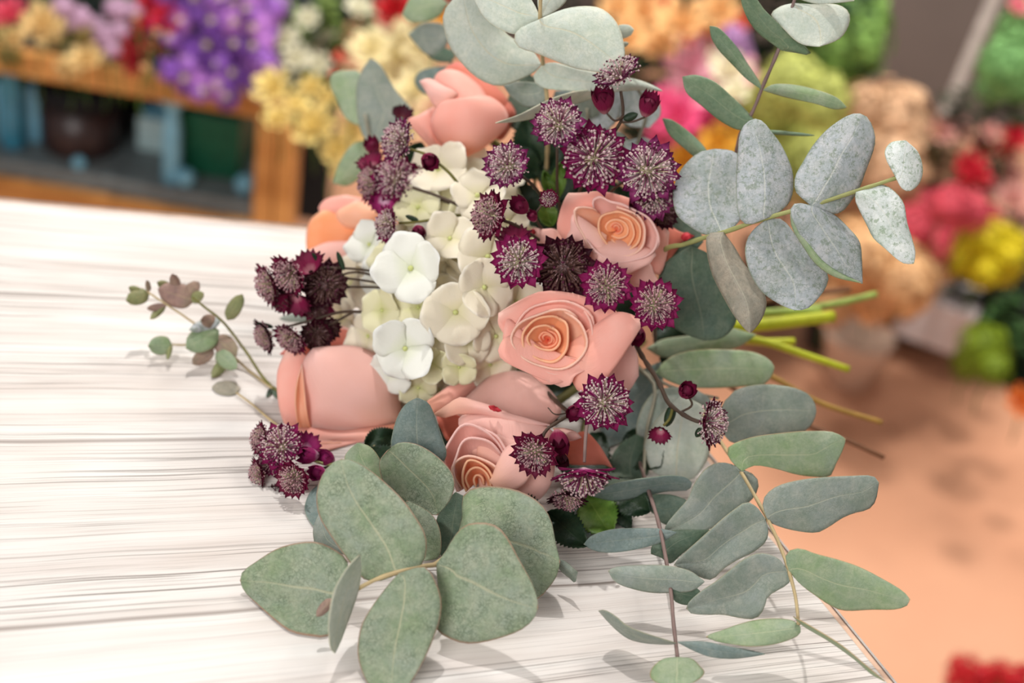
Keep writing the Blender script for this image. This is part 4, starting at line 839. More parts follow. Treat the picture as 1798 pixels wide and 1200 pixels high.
# green heart and pedicels
vs, fs = [], []
for i in range(11):
    for k in range(20):
        th = math.pi*i/10; a = 2*math.pi*k/20
        vs.append(P(785+118*math.sin(th)*math.cos(a)*.8, 490+190*math.sin(th)*math.sin(a)*.85, .892-.026*math.cos(th)))
for i in range(10):
    for k in range(20): k2 = (k+1) % 20; fs.append((i*20+k, i*20+k2, i*20+20+k2, i*20+20+k))
mesh_ob('flower_heart', vs, fs, M['hyd_green'], S)
man = [(722, 472, 125, .815, -.15, .05, 'hyd_white', .3), (712, 612, 112, .812, -.1, -.1, 'hyd_white', .9), (856, 452, 118, .815, .1, .1, 'hyd_cream', .6), (800, 548, 118, .808, .05, -.2, 'hyd_cream', .2),
       (850, 505, 110, .806, .35, 0, 'hyd_cream', 1.1), (806, 645, 66, .818, .15, -.3, 'hyd_lime', .8), (757, 637, 66, .822, .0, -.35, 'hyd_lime', .2), (838, 345, 100, .835, .1, .5, 'hyd_cream', .1),
       (770, 300, 110, .86, -.1, .6, 'hyd_cream', .7), (735, 365, 90, .85, -.4, .4, 'hyd_lime', .4), (905, 530, 90, .825, .6, -.1, 'hyd_cream', .5), (870, 590, 96, .822, .4, -.4, 'hyd_cream', 1.3),
       (650, 430, 90, .865, -.7, .2, 'hyd_white', .2), (672, 545, 84, .835, -.5, -.1, 'hyd_lime', .9), (648, 590, 86, .85, -.8, -.2, 'hyd_cream', .4), (735, 540, 84, .83, -.1, .0, 'hyd_lime', 1.2),
       (790, 420, 92, .825, .0, .3, 'hyd_cream', .5), (760, 590, 84, .822, .1, -.1, 'hyd_cream', .3), (690, 650, 88, .835, -.5, -.6, 'hyd_white', .6), (735, 680, 70, .838, -.1, -.8, 'hyd_lime', .4),
       (620, 500, 96, .89, -.8, .1, 'hyd_cream', .2), (600, 560, 80, .895, -.8, -.2, 'hyd_cream', .7), (890, 390, 80, .84, .5, .3, 'hyd_cream', .2), (860, 640, 80, .835, .4, -.6, 'hyd_cream', .9), (820, 600, 90, .816, .2, -.2, 'hyd_cream', .5)]
for i, (x, y, w_, d, nx, ny, mk, sp) in enumerate(man): floret(x, y, w_, d, nx, ny, mk, sp, i % 5)
rr = random.Random(3); pts = [(m[0], m[1]) for m in man]; cnt = 0
while cnt < 88:
    a = rr.uniform(0, 6.283); r = math.sqrt(rr.uniform(0, 1)); ex, ey = r*math.cos(a), r*math.sin(a)
    x, y = 785+138*ex, 485+205*ey
    if min(math.hypot(x-p[0], y-p[1]) for p in pts) < 15: cnt += .05; continue
    pts.append((x, y)); cnt += 1
    d = .838+.055*(1-math.sqrt(max(0, 1-r*r*.95)))+.02*max(0, -ey)
    floret(x, y, rr.uniform(78, 108), d, ex*.9+rr.uniform(-.55, .55), -ey*.8+rr.uniform(-.55, .55), rr.choice(['hyd_cream', 'hyd_cream', 'hyd_lime', 'hyd_white'] if ex < 0 else ['hyd_cream', 'hyd_cream', 'hyd_cream', 'hyd_lime']), rr.uniform(0, 1.6), rr.randrange(5))
# ---------------------------------------------------------------- astrantia
def bract_mat(name, tipc, mid, pale, pmix):
    m, nt, nd, lk = newmat(name); tc = N(nt, 'ShaderNodeTexCoord'); sx = N(nt, 'ShaderNodeSeparateXYZ'); lk.new(tc.outputs['UV'], sx.inputs[0]); u, v = sx.outputs[0], sx.outputs[1]
    c = ramp(nt, [(0, s2l(*pale)), (pmix, s2l(*pale)), (pmix+.22, s2l(*mid)), (.85, s2l(*tipc)), (1, s2l(*[x*.55 for x in tipc]))], v)
    st = math_(nt, 'ABSOLUTE', math_(nt, 'SINE', math_(nt, 'MULTIPLY', u, 12.5)))
    c = mix(nt, math_(nt, 'MULTIPLY', ramp(nt, [(0, g3(1)), (.3, g3(0))], st), .45), c, s2l(*[x*.6 for x in tipc]))
    finish(nt, c, .6, .18, .2); return m
BR = {'light': bract_mat('astrantia_bract_light', (118, 32, 84), (176, 84, 140), (232, 208, 214), .42),
      'magenta': bract_mat('astrantia_bract_magenta', (128, 22, 76), (168, 44, 116), (222, 176, 200), .2),
      'maroon': bract_mat('astrantia_bract_maroon', (100, 18, 50), (138, 28, 72), (190, 124, 136), .15),
      'dark': bract_mat('astrantia_bract_dark', (58, 12, 28), (78, 16, 36), (110, 60, 62), .1)}
M['fil_l'] = plain('filament_pale', (240, 222, 214), .5, transl=.15, var=.2, scale=800); M['tip_l'] = plain('anther_pink', (226, 182, 182), .5, var=.5, scale=900)
M['fil_m'] = plain('filament_mauve', (206, 168, 168), .5, var=.2, scale=800); M['tip_m'] = plain('anther_mauve', (188, 142, 148), .5, var=.6, scale=900)
M['fil_d'] = plain('filament_dusky', (120, 86, 76), .5, var=.2, scale=800); M['tip_d'] = plain('anther_dusky', (92, 60, 56), .5, var=.6, scale=900)
M['anther'] = plain('anther_dark', (78, 18, 46), .4); M['fil_mag'] = plain('filament_magenta', (186, 92, 142), .5, transl=.15); M['fil_green'] = plain('filament_cream', (222, 214, 172), .5)
def bracts(seed, n=16, open_=.55, wid=.225):
    rnd = random.Random(seed); vs, uv, fs = [], [], []
    for ring in range(2):
        for k in range(n if ring == 0 else n-4):
            a0 = 2*math.pi*(k+.5*ring)/(n if ring == 0 else n-4)+rnd.uniform(-.06, .06); L = rnd.uniform(.9, 1.1)*(1 if ring == 0 else .93); op = open_*(1 if ring == 0 else .8)+rnd.uniform(-.08, .1)
            nu, nv = 4, 9; o = len(vs)
            for j in range(nv+1):
                v = j/nv; hw = wid*(math.sin(math.pi*(v*.9+.05))**.8)*(1 if v < .75 else max(0.02, (1-v)/.25)**.75)
                ang = (1-op)*1.35*(1-v*.25)
                r = .1+L*v*math.cos(ang*.75)*.92; z = -.06+L*v*math.sin(ang)*.75+.12*v*v*(-1 if op > .7 else .4)
                for i in range(nu+1):
                    u = 2*i/nu-1; y = u*hw; zz = z-.05*(1-u*u)*v
                    vs.append(Vector((r*math.cos(a0)-y*math.sin(a0), r*math.sin(a0)+y*math.cos(a0), zz))); uv.append((i/nu, v))
            for j in range(nv):
                for i in range(nu): a = o+j*(nu+1)+i; fs.append((a, a+1, a+nu+2, a+nu+1))
    return vs, uv, fs
def ico(c, r):
    t = [(0, 0, 1), (.894, 0, .447), (.276, .851, .447), (-.724, .526, .447), (-.724, -.526, .447), (.276, -.851, .447), (.724, .526, -.447), (-.276, .851, -.447), (-.894, 0, -.447), (-.276, -.851, -.447), (.724, -.526, -.447), (0, 0, -1)]
    f = [(0, 1, 2), (0, 2, 3), (0, 3, 4), (0, 4, 5), (0, 5, 1), (1, 6, 2), (2, 7, 3), (3, 8, 4), (4, 9, 5), (5, 10, 1), (6, 7, 2), (7, 8, 3), (8, 9, 4), (9, 10, 5), (10, 6, 1), (11, 7, 6), (11, 8, 7), (11, 9, 8), (11, 10, 9), (11, 6, 10)]
    return [Vector((c[0]+x*r, c[1]+y*r, c[2]+z*r)) for x, y, z in t], f
def stamens(seed, n=120, R=.80, H=.62):
    rnd = random.Random(seed); V, Fc, MI = [], [], []
    ga = math.pi*(3-math.sqrt(5))
    for k in range(n):
        f = (k+.5)/n; th = math.acos(1-f*.93); a = k*ga+rnd.uniform(-.15, .15); sc = rnd.uniform(.86, 1.06)
        tip = Vector((math.sin(th)*math.cos(a)*R*sc, math.sin(th)*math.sin(a)*R*sc, .06+math.cos(th)*H*sc))
        base = Vector((tip.x*.22, tip.y*.22, .02)); midp = base.lerp(tip, .55)+Vector((0, 0, .07))
        v, fc = tube_data([base, midp, tip], .017, .013, 3, n=3); o = len(V); V += v; Fc += [tuple(i+o for i in q_) for q_ in fc]
        MI += [(0 if rnd.random() < .62 else (3 if rnd.random() < .6 else 4))]*len(fc)
        v, fc = ico(tip, rnd.uniform(.036, .052)); o = len(V); V += v; Fc += [tuple(i+o for i in q_) for q_ in fc]; m_ = 2 if rnd.random() < .24 else 1; MI += [m_]*len(fc)
        if rnd.random() < .4:
            v, fc = ico(tip+Vector((rnd.uniform(-.05, .05), rnd.uniform(-.05, .05), -.03)), .022); o = len(V); V += v; Fc += [tuple(i+o for i in q_) for q_ in fc]; MI += [2]*len(fc)
    # cushion the filaments stand on
    v, fc = lathe_data((0, 0, 0), [(.05, -.08), (.2, -.02), (.28, .06), (.2, .13), (.05, .16)], 12); o = len(V); V += v; Fc += [tuple(i+o for i in q_) for q_ in fc]; MI += [4]*len(fc)
    return V, Fc, MI
def mkmesh(name, vs, fs, mats, uv=None, mi=None):
    me = bpy.data.meshes.new(name); me.from_pydata([tuple(v) for v in vs], [], fs)
    if uv:
        l = me.uv_layers.new(name='UVMap')
        for lo in me.loops: l.data[lo.index].uv = uv[lo.vertex_index]
    for m in mats: me.materials.append(m)
    if mi: me.polygons.foreach_set('material_index', mi)
    me.polygons.foreach_set('use_smooth', [True]*len(me.polygons)); return me
AB, AS = {}, {}
for i, op in enumerate((.62, .40, .78, .15)):
    vs, uv, fs = bracts(11+i, open_=op)
    for k, m in BR.items(): AB[(k, i)] = mkmesh('astrantia_bracts', vs, fs, [m], uv)
sets = {'light': ['fil_l', 'tip_l', 'anther', 'fil_mag', 'fil_green'], 'magenta': ['fil_mag', 'tip_l', 'anther', 'fil_l', 'fil_green'], 'mauve': ['fil_m', 'tip_m', 'anther', 'fil_l', 'fil_green'], 'dark': ['fil_d', 'tip_d', 'anther', 'fil_d', 'fil_m']}
for i, (n_, R_, H_) in enumerate(((190, .82, .74), (165, .72, .72))):
    vs, fs, mi = stamens(5+i, n_, R_, H_)
    for k, ml in sets.items(): AS[(k, i)] = mkmesh('stamen_cushion', vs, fs, [M[m] for m in ml], None, mi)
def head(S, px, py, r, d, nx, ny, br, st, bi=0, si=0, spin=None):
    o = bpy.data.objects.new('flower_head', AB[(br, bi)]); COL.objects.link(o)
    place(o, S, P(px, py, d), facing(nx, ny, random.uniform(0, 6) if spin is None else spin), r/FPX*d)
    if st:
        e = bpy.data.objects.new('stamens', AS[(st, si)]); COL.objects.link(e); e.parent = o
    return o
def bud_mesh(name, mat):
    vs, uv, fs = [], [], []; nv, nu = 9, 4
    for ring, (n, rr_) in enumerate(((8, 1.0), (7, .88))):
        for k in range(n):
            a0 = 2*math.pi*(k+.5*ring)/n; o = len(vs)
            for j in range(nv+1):
                v = j/nv; rad = rr_*(.12+.60*math.sin(math.pi*min(1, v*.62+.04))**.8); z = -.75+1.85*v+.12*math.sin(k*2.3)*v
                hw = .34*math.sin(math.pi*(v*.88+.06))*(1 if v < .7 else max(.03, (1-v)/.3)**.8)
                for i in range(nu+1):
                    u = 2*i/nu-1; a = a0+u*hw/max(.2, rad); vs.append(Vector((rad*math.cos(a), rad*math.sin(a), z))); uv.append((i/nu, v))
            for j in range(nv):
                for i in range(nu): a = o+j*(nu+1)+i; fs.append((a, a+1, a+nu+2, a+nu+1))
    v, f = lathe_data((0, 0, 0), [(.1, -.75), (.45, -.4), (.55, .1), (.42, .5), (.15, .62)], 12); o = len(vs); vs += v; fs += [tuple(i+o for i in q_) for q_ in f]; uv += [(.5, .6)]*len(v)
    return mkmesh(name, vs, fs, [mat], uv)
BM = {k: bud_mesh('astrantia_bud', m) for k, m in BR.items()}
def bud(S, px, py, r, d, nx, ny, k='maroon'):
    o = bpy.data.objects.new('bud', BM[k]); COL.objects.link(o); place(o, S, P(px, py, d), facing(nx, ny, random.uniform(0, 6)), r/FPX*d*1.1); return o
def astr(px, py, d, label): return thing('astrantia_sprig', clampz(P(px, py, d)), label, 'astrantia', None)
def leaflet(S, b, t, w_, d): LP(S, b, t, w_, 'rose_leaf', d, d-.003, nu=4, nv=8, name='leaflet')
# L1
S = astr(660, 480, .86, 'astrantia sprig of crowded dark maroon heads, upper of the two pointing left')
for a, b, c_ in (((665, 478), (620, 472), (560, 470)), ((665, 486), (620, 478), (570, 495)), ((665, 497), (620, 490), (560, 485)), ((665, 505), (620, 504), (580, 505))):
    stem(S, [(700, a[1]+4, .87), (a[0], a[1], .852), (b[0], b[1], .84), (c_[0], c_[1], .835)], .0008, .0007, M['stem_dark'])
leaflet(S, (604, 475), (592, 442), 9, .835); leaflet(S, (560, 462), (548, 444), 6, .83)
head(S, 482, 498, 44, .835, -1.8, -.6, 'maroon', 'mauve', 1, 1); head(S, 516, 478, 46, .825, -1.0, -.7, 'maroon', 'mauve', 1, 1); head(S, 545, 476, 40, .83, -.3, .9, 'maroon', None, 3)
head(S, 570, 500, 46, .84, .1, .1, 'dark', 'dark', 0, 0); head(S, 555, 535, 34, .845, .2, -.5, 'maroon', 'dark', 1, 1); head(S, 520, 520, 40, .835, -.2, -1.2, 'maroon', None, 3); head(S, 500, 520, 34, .84, -1, -.4, 'maroon', 'dark', 1, 1)
# L2
S = astr(655, 550, .86, 'astrantia sprig of small dark maroon heads, lower of the two pointing left')
stem(S, [(700, 552, .87), (655, 549, .85), (600, 548, .84), (550, 562, .838), (500, 575, .838)], .0011, .0007, M['stem_dark'])
stem(S, [(620, 548, .842), (580, 570, .84), (540, 585, .838)], .0008, .0007, M['stem_dark'])
head(S, 474, 588, 36, .84, -1.8, -.8, 'dark', 'mauve', 1, 1); head(S, 518, 588, 40, .832, -1.0, -1.2, 'maroon', 'mauve', 1, 1); head(S, 555, 583, 36, .842, .1, -.6, 'dark', 'dark', 1, 1); head(S, 575, 575, 28, .845, .4, -.6, 'dark', 'dark', 1, 1)
leaflet(S, (480, 575), (450, 568), 7, .838)
# L3
S = astr(640, 790, .82, 'astrantia sprig of crowded magenta heads lying over the table at lower left')
stem(S, [(720, 780, .85), (660, 795, .815), (610, 812, .80), (570, 815, .797), (530, 800, .80)], .0013, .0008, M['stem_yel']); stem(S, [(600, 812, .80), (560, 825, .796), (530, 830, .79)], .0008, .0007, M['stem_dark'])
stem(S, [(690, 772, .83), (665, 782, .82), (620, 805, .803)], .0012, .001, M['stem_tan'])
head(S, 466, 772, 34, .80, -1.9, .3, 'maroon', 'mauve', 1, 1); head(S, 496, 785, 46, .795, -.2, .4, 'magenta', 'magenta', 0, 0); head(S, 463, 834, 34, .797, -1.9, -.2, 'maroon', 'mauve', 1, 1); head(S, 521, 838, 40, .782, -.5, -.35, 'maroon', 'mauve', 1, 1)
head(S, 535, 790, 34, .80, .6, .8, 'magenta', None, 3); head(S, 492, 858, 26, .795, -.3, -1.2, 'dark', 'dark', 1, 1); bud(S, 560, 830, 18, .79, -.5, .0, 'magenta'); bud(S, 576, 806, 18, .80, -.6, .4, 'magenta'); bud(S, 545, 800, 20, .795, -.9, .1, 'magenta'); head(S, 480, 810, 30, .80, -.4, .0, 'magenta', 'mauve', 1, 1)
# T-left
S = astr(820, 350, .86, 'astrantia sprig with pale pincushion heads left of the top rose')
stem(S, [(840, 370, .86), (812, 333, .838), (790, 305, .832), (766, 284, .83), (745, 270, .83), (720, 262, .83)], .0011, .0008, M['stem_green'])
stem(S, [(830, 372, .86), (800, 358, .842), (765, 343, .845), (725, 330, .85)], .0010, .0009, M['stem_dark']); stem(S, [(810, 365, .85), (770, 350, .85), (700, 335, .855)], .0009, .0008, M['stem_dark'])
stem(S, [(812, 333, .838), (822, 318, .836), (838, 320, .836)], .0005, .0003, M['stem_dark'])
head(S, 709, 250, 46, .828, -1.2, .25, 'light', 'light', 1, 0); bud(S, 752, 281, 20, .826, .4, -.5, 'maroon'); head(S, 660, 322, 42, .865, -1.7, .0, 'maroon', 'mauve', 1, 1); head(S, 695, 316, 46, .858, .0, .0, 'magenta', 'magenta', 0, 0)
head(S, 655, 293, 32, .875, -.4, .9, 'maroon', None, 3); bud(S, 655, 260, 18, .885, -.3, .8, 'maroon'); head(S, 705, 207, 26, .89, .3, .8, 'dark', None, 3); head(S, 725, 320, 36, .862, .5, -.2, 'maroon', 'mauve', 1, 1); head(S, 675, 350, 30, .86, -.2, -.7, 'magenta', None, 1)
# below it
S = astr(790, 380, .85, 'astrantia stem with one pale head and a brown bud before the hydrangea at left')
stem(S, [(850, 385, .86), (800, 378, .838), (760, 386, .830), (720, 391, .828), (700, 392, .828)], .0010, .0008, M['stem_green'])
leaflet(S, (735, 388), (712, 379), 8, .828); head(S, 690, 396, 40, .826, -1.6, .05, 'magenta', 'light', 1, 1); bud(S, 735, 406, 17, .826, .1, -.6, 'maroon')
# top group
S = astr(970, 360, .84, 'astrantia sprig with four wide pale and magenta heads above the upper open rose')
stem(S, [(1000, 420, .86), (1010, 360, .83), (1030, 310, .81), (1080, 230, .80), (1094, 200, .795), (1090, 160, .79)], .0012, .0009, M['stem_dark'])
stem(S, [(1000, 420, .86), (980, 350, .83), (978, 260, .80)], .001, .0008, M['stem_dark']); stem(S, [(1000, 420, .86), (940, 330, .82), (905, 305, .80)], .001, .0008, M['stem_dark'])
stem(S, [(1095, 204, .795), (1080, 212, .794), (1066, 200, .793)], .0007, .0006, M['stem_dark']); stem(S, [(1092, 214, .796), (1110, 214, .795), (1132, 206, .794)], .0007, .0006, M['stem_dark']); stem(S, [(1000, 420, .86), (1080, 330, .81), (1130, 310, .79)], .001, .0008, M['stem_dark'])
head(S, 982, 219, 50, .785, -.25, .15, 'light', 'light', 0, 0); head(S, 894, 292, 48, .79, -.4, .1, 'light', 'light', 1, 0); head(S, 1043, 278, 66, .795, .0, -.05, 'magenta', 'magenta', 0, 0, .2); head(S, 1137, 300, 60, .78, .05, -.15, 'light', 'light', 0, 0)
head(S, 1090, 138, 50, .785, -.9, 1.3, 'light', 'light', 1, 0); bud(S, 1060, 180, 26, .79, -.2, .9, 'maroon'); bud(S, 1137, 188, 23, .792, .3, .9, 'maroon'); head(S, 1145, 340, 48, .80, .2, -.4, 'light', 'light', 1, 1); bud(S, 1122, 350, 24, .80, .0, -.9, 'maroon')
head(S, 1160, 375, 34, .82, .4, .0, 'dark', 'dark', 1, 1); leaflet(S, (1095, 210), (1120, 200), 14, .794)
# middle group
S = astr(980, 430, .83, 'astrantia sprig with maroon heads between the hydrangea and the upper open rose')
stem(S, [(1000, 460, .85), (930, 410, .81), (895, 391, .795), (870, 385, .79)], .0010, .0009, M['stem_dark']); stem(S, [(1000, 460, .85), (950, 400, .82), (938, 375, .80), (925, 365, .80)], .0009, .0007, M['stem_dark']); stem(S, [(938, 378, .80), (950, 362, .80), (960, 350, .80)], .0007, .0006, M['stem_dark'])
head(S, 866, 380, 48, .788, -1.1, .1, 'maroon', 'mauve', 0, 1); head(S, 911, 459, 52, .78, -.05, .0, 'magenta', 'light', 0, 1); head(S, 905, 425, 36, .80, -.2, .8, 'maroon', None, 1)
bud(S, 916, 364, 20, .79, -.6, .4, 'maroon'); bud(S, 936, 382, 12, .795, -.4, .7, 'maroon'); head(S, 964, 350, 22, .79, -.1, .0, 'maroon', 'magenta', 3, 1)
S = astr(1000, 500, .83, 'very dark astrantia flower squeezed between the two open roses')
stem(S, [(1050, 540, .88), (1010, 500, .84), (990, 470, .81)], .0012, .001, M['stem_dark']); head(S, 989, 468, 60, .797, -.1, -.1, 'dark', 'dark', 0, 0)
S = astr(1060, 520, .83, 'astrantia flower with mauve cushion touching the lower rim of the upper open rose')
stem(S, [(1090, 560, .88), (1070, 530, .84), (1062, 510, .80)], .0012, .001, M['stem_dark']); head(S, 1064, 503, 50, .782, -.05, .05, 'magenta', 'mauve', 0, 1)
S = astr(1150, 560, .83, 'astrantia flower with mauve cushion right of the lower open rose, before the dark leaf')
stem(S, [(1150, 600, .88), (1150, 570, .83), (1148, 545, .80)], .0012, .001, M['stem_dark']); head(S, 1149, 536, 50, .778, .1, .1, 'magenta', 'mauve', 0, 1); bud(S, 1119, 585, 20, .80, -.2, -.7, 'maroon')
# lower right group
S = astr(1120, 610, .84, 'branching astrantia stem with one side facing head and two buds over the pale leaf')
stem(S, [(1110, 590, .84), (1127, 625, .815), (1155, 668, .80), (1172, 705, .795), (1190, 722, .79), (1215, 737, .785), (1232, 742, .783)], .0016, .0012, M['stem_dark'], bumps=.25)
stem(S, [(1196, 724, .79), (1215, 712, .786), (1208, 695, .785)], .0007, .0006, M['stem_dark']); stem(S, [(1182, 714, .793), (1176, 735, .79), (1165, 748, .79)], .0009, .0008, M['stem_green'])
head(S, 1238, 742, 48, .778, 1.5, -.1, 'maroon', 'light', 1, 0); bud(S, 1204, 688, 20, .783, .2, .3, 'maroon'); head(S, 1160, 756, 26, .787, -.3, -.9, 'maroon', None, 3)
leaflet(S, (1182, 712), (1170, 750), 18, .793); leaflet(S, (1232, 752), (1222, 768), 12, .783)
S = astr(1000, 740, .80, 'astrantia sprig with four heads hanging over the lowest rose')
stem(S, [(960, 690, .83), (1000, 725, .80), (1030, 735, .79), (1050, 725, .785)], .0014, .0011, M['stem_dark'], bumps=.2); stem(S, [(1025, 715, .79), (990, 735, .78), (960, 755, .772), (950, 775, .768)], .0011, .0009, M['stem_dark'], bumps=.2)
stem(S, [(1032, 735, .782), (1028, 770, .775), (1026, 812, .77)], .0011, .0009, M['stem_mauve']); stem(S, [(1000, 725, .79), (975, 728, .785), (962, 716, .785)], .0005, .0003, M['stem_dark'])
head(S, 1060, 708, 54, .768, .05, .1, 'magenta', 'light', 0, 0); head(S, 941, 792, 48, .762, -.25, -.35, 'maroon', 'mauve', 1, 1); bud(S, 980, 772, 24, .77, .1, -.9, 'maroon'); head(S, 1025, 826, 60, .768, .0, -4, 'magenta', 'magenta', 0, 1); head(S, 996, 866, 40, .775, -.1, -2.0, 'dark', 'mauve', 1, 1)
bud(S, 1010, 722, 18, .78, -.3, -.4, 'maroon'); bud(S, 985, 805, 16, .775, .2, -.9, 'dark')
# ---------------------------------------------------------------- cut stems at the right, under the binding
CG = 'cut stems sticking out at the right'
def cut(label, pts, r0, r1, mat):
    t = thing('flower_stalk', P(*pts[0]), label, 'flower stem'); stem(t, pts, r0, r1, M[mat], sides=8)
    return t
B0 = (1160, 560, .985)
cut('thick lime green cut stem, brightest of the stem bundle', [B0, (1250, 572, .99), (1340, 570, 1.0), (1462, 556, 1.02)], .0052, .0046, 'stem_lime')
cut('thin light green cut stem reaching furthest up right', [B0, (1260, 560, 1.0), (1360, 548, 1.02), (1460, 535, 1.04), (1537, 517, 1.06)], .0030, .0026, 'stem_leafg')
cut('pale green cut stem just under the silver leaf', [B0, (1250, 560, 1.0), (1340, 550, 1.01), (1440, 545, 1.02)], .0032, .003, 'stem_leafg')
cut('thin brown cut stem behind the silver leaf', [B0, (1260, 545, 1.01), (1380, 522, 1.03), (1492, 508, 1.05)], .0022, .002, 'stem_brown')
cut('short lime green cut stem below the thick one', [B0, (1250, 588, .985), (1330, 600, .985), (1394, 600, .99)], .0028, .0028, 'stem_lime')
cut('long lime green cut stem slanting down across the beige pot', [B0, (1260, 588, .98), (1340, 600, .975), (1420, 626, .975), (1490, 649, .98)], .0032, .0024, 'stem_lime')
cut('ochre cut stem slanting down over the floor, above the brown one', [B0, (1260, 620, .97), (1355, 662, .96), (1440, 708, .96), (1548, 742, .965)], .0022, .0017, 'stem_ochre')
cut('brown cut stem lowest of the bundle, slanting down over the floor', [(1170, 600, .98), (1300, 690, .955), (1425, 750, .94), (1490, 775, .94), (1552, 804, .94)], .0020, .0016, 'stem_brown')
# ---------------------------------------------------------------- blurred flowers behind
BGM = {}
def bgm(rgb, tr=.15):
    k = tuple(rgb)
    if k not in BGM: BGM[k] = plain('bloom_colour', rgb, .6, var=.26, scale=5, transl=tr)
    return BGM[k]
def cup_bloom(seed, n=(5, 6, 7), R=1.):
    rnd = random.Random(seed); vs, fs = [], []
    for ring, k in enumerate(n):
        rr_ = R*(.35+.28*ring); op = .25+.28*ring
        for i in range(k):
            a0 = 2*math.pi*(i+.5*(ring % 2))/k+rnd.uniform(-.1, .1); o = len(vs); nu, nv = 4, 5
            for j in range(nv+1):
                v = j/nv; rad = rr_*(math.sin(v*1.5)**.7)*(.6+.4*v*op*1.6); z = (-.5+1.15*v*(1-op*.55))*R
                for t in range(nu+1):
                    u = 2*t/nu-1; hw = 2.6/k*math.sin(math.pi*(v*.8+.14))**.6
                    a = a0+u*hw; r2 = rad*(1+.06*u*u); vs.append(Vector((r2*math.cos(a), r2*math.sin(a), z-.1*u*u*v*R)))
            for j in range(nv):
                for t in range(nu): a = o+j*(nu+1)+t; fs.append((a, a+1, a+nu+2, a+nu+1))
    return vs, fs
def puff(seed, n=60, pet=4, s=.26, low=-.4):
    """ball of small four-petalled flowers"""
    rnd = random.Random(seed); vs, fs = [], []; ga = math.pi*(3-math.sqrt(5))
    for i in range(n):
        z = 1-(1-low)*(i+.5)/n; r = math.sqrt(max(0, 1-z*z)); a = i*ga; c = Vector((r*math.cos(a), r*math.sin(a), z))*(rnd.uniform(.72, 1.02)+.16*math.sin(a*2+z*3)*math.cos(z*5+a))
        nz = c.normalized(); t = nz.cross(Vector((.3, .2, .9))).normalized(); b = nz.cross(t); sp = rnd.uniform(0, 1.5)
        for k in range(pet):
            an = sp+2*math.pi*k/pet; d = t*math.cos(an)+b*math.sin(an); e = nz.cross(d); o = len(vs); ss = s*rnd.uniform(.8, 1.15)
            vs += [c, c+d*ss*.55+e*ss*.42+nz*.06, c+d*ss+nz*.03, c+d*ss*.55-e*ss*.42+nz*.06]; fs.append((o, o+1, o+2, o+3))
    v, f = lathe_data((0, 0, 0), [(.56*math.sin(a), -.56*math.cos(a)) for a in [i*math.pi/8 for i in range(1, 8)]], 12); o = len(vs); vs += v; fs += [tuple(i+o for i in q_) for q_ in f]
    return vs, fs
BG = {}
for i in range(3): BG[('rose', i)] = cup_bloom(i+1)
for i in range(2): BG[('puff', i)] = puff(i+4)
BG[('fine', 0)] = puff(9, 170, 4, .20, -.5); BG[('fine', 1)] = puff(10, 170, 4, .20, -.5)
BG[('bud', 0)] = cup_bloom(8, (4, 4), .9)
BGme = {}
def bg_mesh(kind, i, rgb):
    k = (kind, i, tuple(rgb))
    if k not in BGme:
        vs, fs = BG[(kind, i)]; BGme[k] = mkmesh('bloom', vs, fs, [bgm(rgb)])
    return BGme[k]
M['bgstem'] = plain('background_stem_green', (70, 104, 44), .6)
sv, sf = tube_data([Vector((0, 0, 0)), Vector((.1, .05, -.5)), Vector((.05, .1, -1))], .02, .016, 5, n=6)
STM = mkmesh('stem', sv, sf, [M['bgstem']])
def bloom(px, py, rpx, Y, kind, rgb, label, cat, group, name=None, nx=0, ny=.5, stem_len=.07):
    p = PY(px, py, Y); d = (p-CP).dot(F); s = rpx/FPX*d
    t = thing(name or cat.replace(' ', '_'), p, label, cat, group)
    i = random.randrange(sum(1 for k in BG if k[0] == kind))
    o = bpy.data.objects.new('bloom', bg_mesh(kind, i, rgb)); COL.objects.link(o); o.parent = t
    o.matrix_basis = Matrix.LocRotScale(Vector((0, 0, 0)), facing(nx+random.uniform(-.3, .3), ny+random.uniform(-.3, .3), random.uniform(0, 6)).to_quaternion(), Vector((s, s, s)))
    e = bpy.data.objects.new('stem', STM); COL.objects.link(e); e.parent = t
    L = min(stem_len, p.z-FZ-.01); e.location = (0, .0, -s*.4); e.rotation_euler = (0, 0, random.uniform(0, 6)); e.scale = (min(.12, L), min(.12, L), max(.02, L-s*.4))
    return t
ORD = ['leftmost', 'second', 'third', 'fourth', 'fifth', 'sixth', 'seventh', 'eighth', 'ninth', 'tenth', 'eleventh', 'twelfth']
def many(lst, Y, kind, rgb, label, cat, group, **k):
    lst = sorted(lst); n = len(lst)
    for i, it in enumerate(lst):
        x, y, r = it[:3]
        lb = label if n == 1 else label+', '+('leftmost' if i == 0 else 'rightmost' if i == n-1 else ORD[i]+' from left')
        sp_ = .18 if kind == 'fine' else .07
        bloom(x, y, r*1.2, Y+sp_*(2*((i*5+2) % max(n, 2))/max(n-1, 1)-1)*.9, kind, rgb, lb, cat, group, **k)
YL = 1.80   # the row standing on the shelf
many([(12, 20, 30)], YL, 'rose', (226, 84, 108), 'blurred deep pink bloom in the top left corner', 'rose', None)
many([(75, 40, 33), (40, 88, 32), (95, 82, 22), (150, 98, 27), (22, 66, 18), (64, 122, 18), (120, 118, 20), (175, 118, 20)], YL, 'rose', (238, 202, 140), 'blurred cream yellow rose in the row on the oak shelf, left end', 'rose', 'cream roses at the left end of the shelf row')
many([(112, 14, 18), (140, 32, 19), (163, 50, 18), (186, 64, 19), (205, 18, 20), (228, 22, 18), (120, 45, 14), (210, 55, 14), (196, 88, 13)], YL-.03, 'puff', (206, 168, 196), 'blurred pale lilac flower head in the shelf row between cream and red', 'lilac flower', 'pale lilac flower heads in the shelf row', name='round_flower')
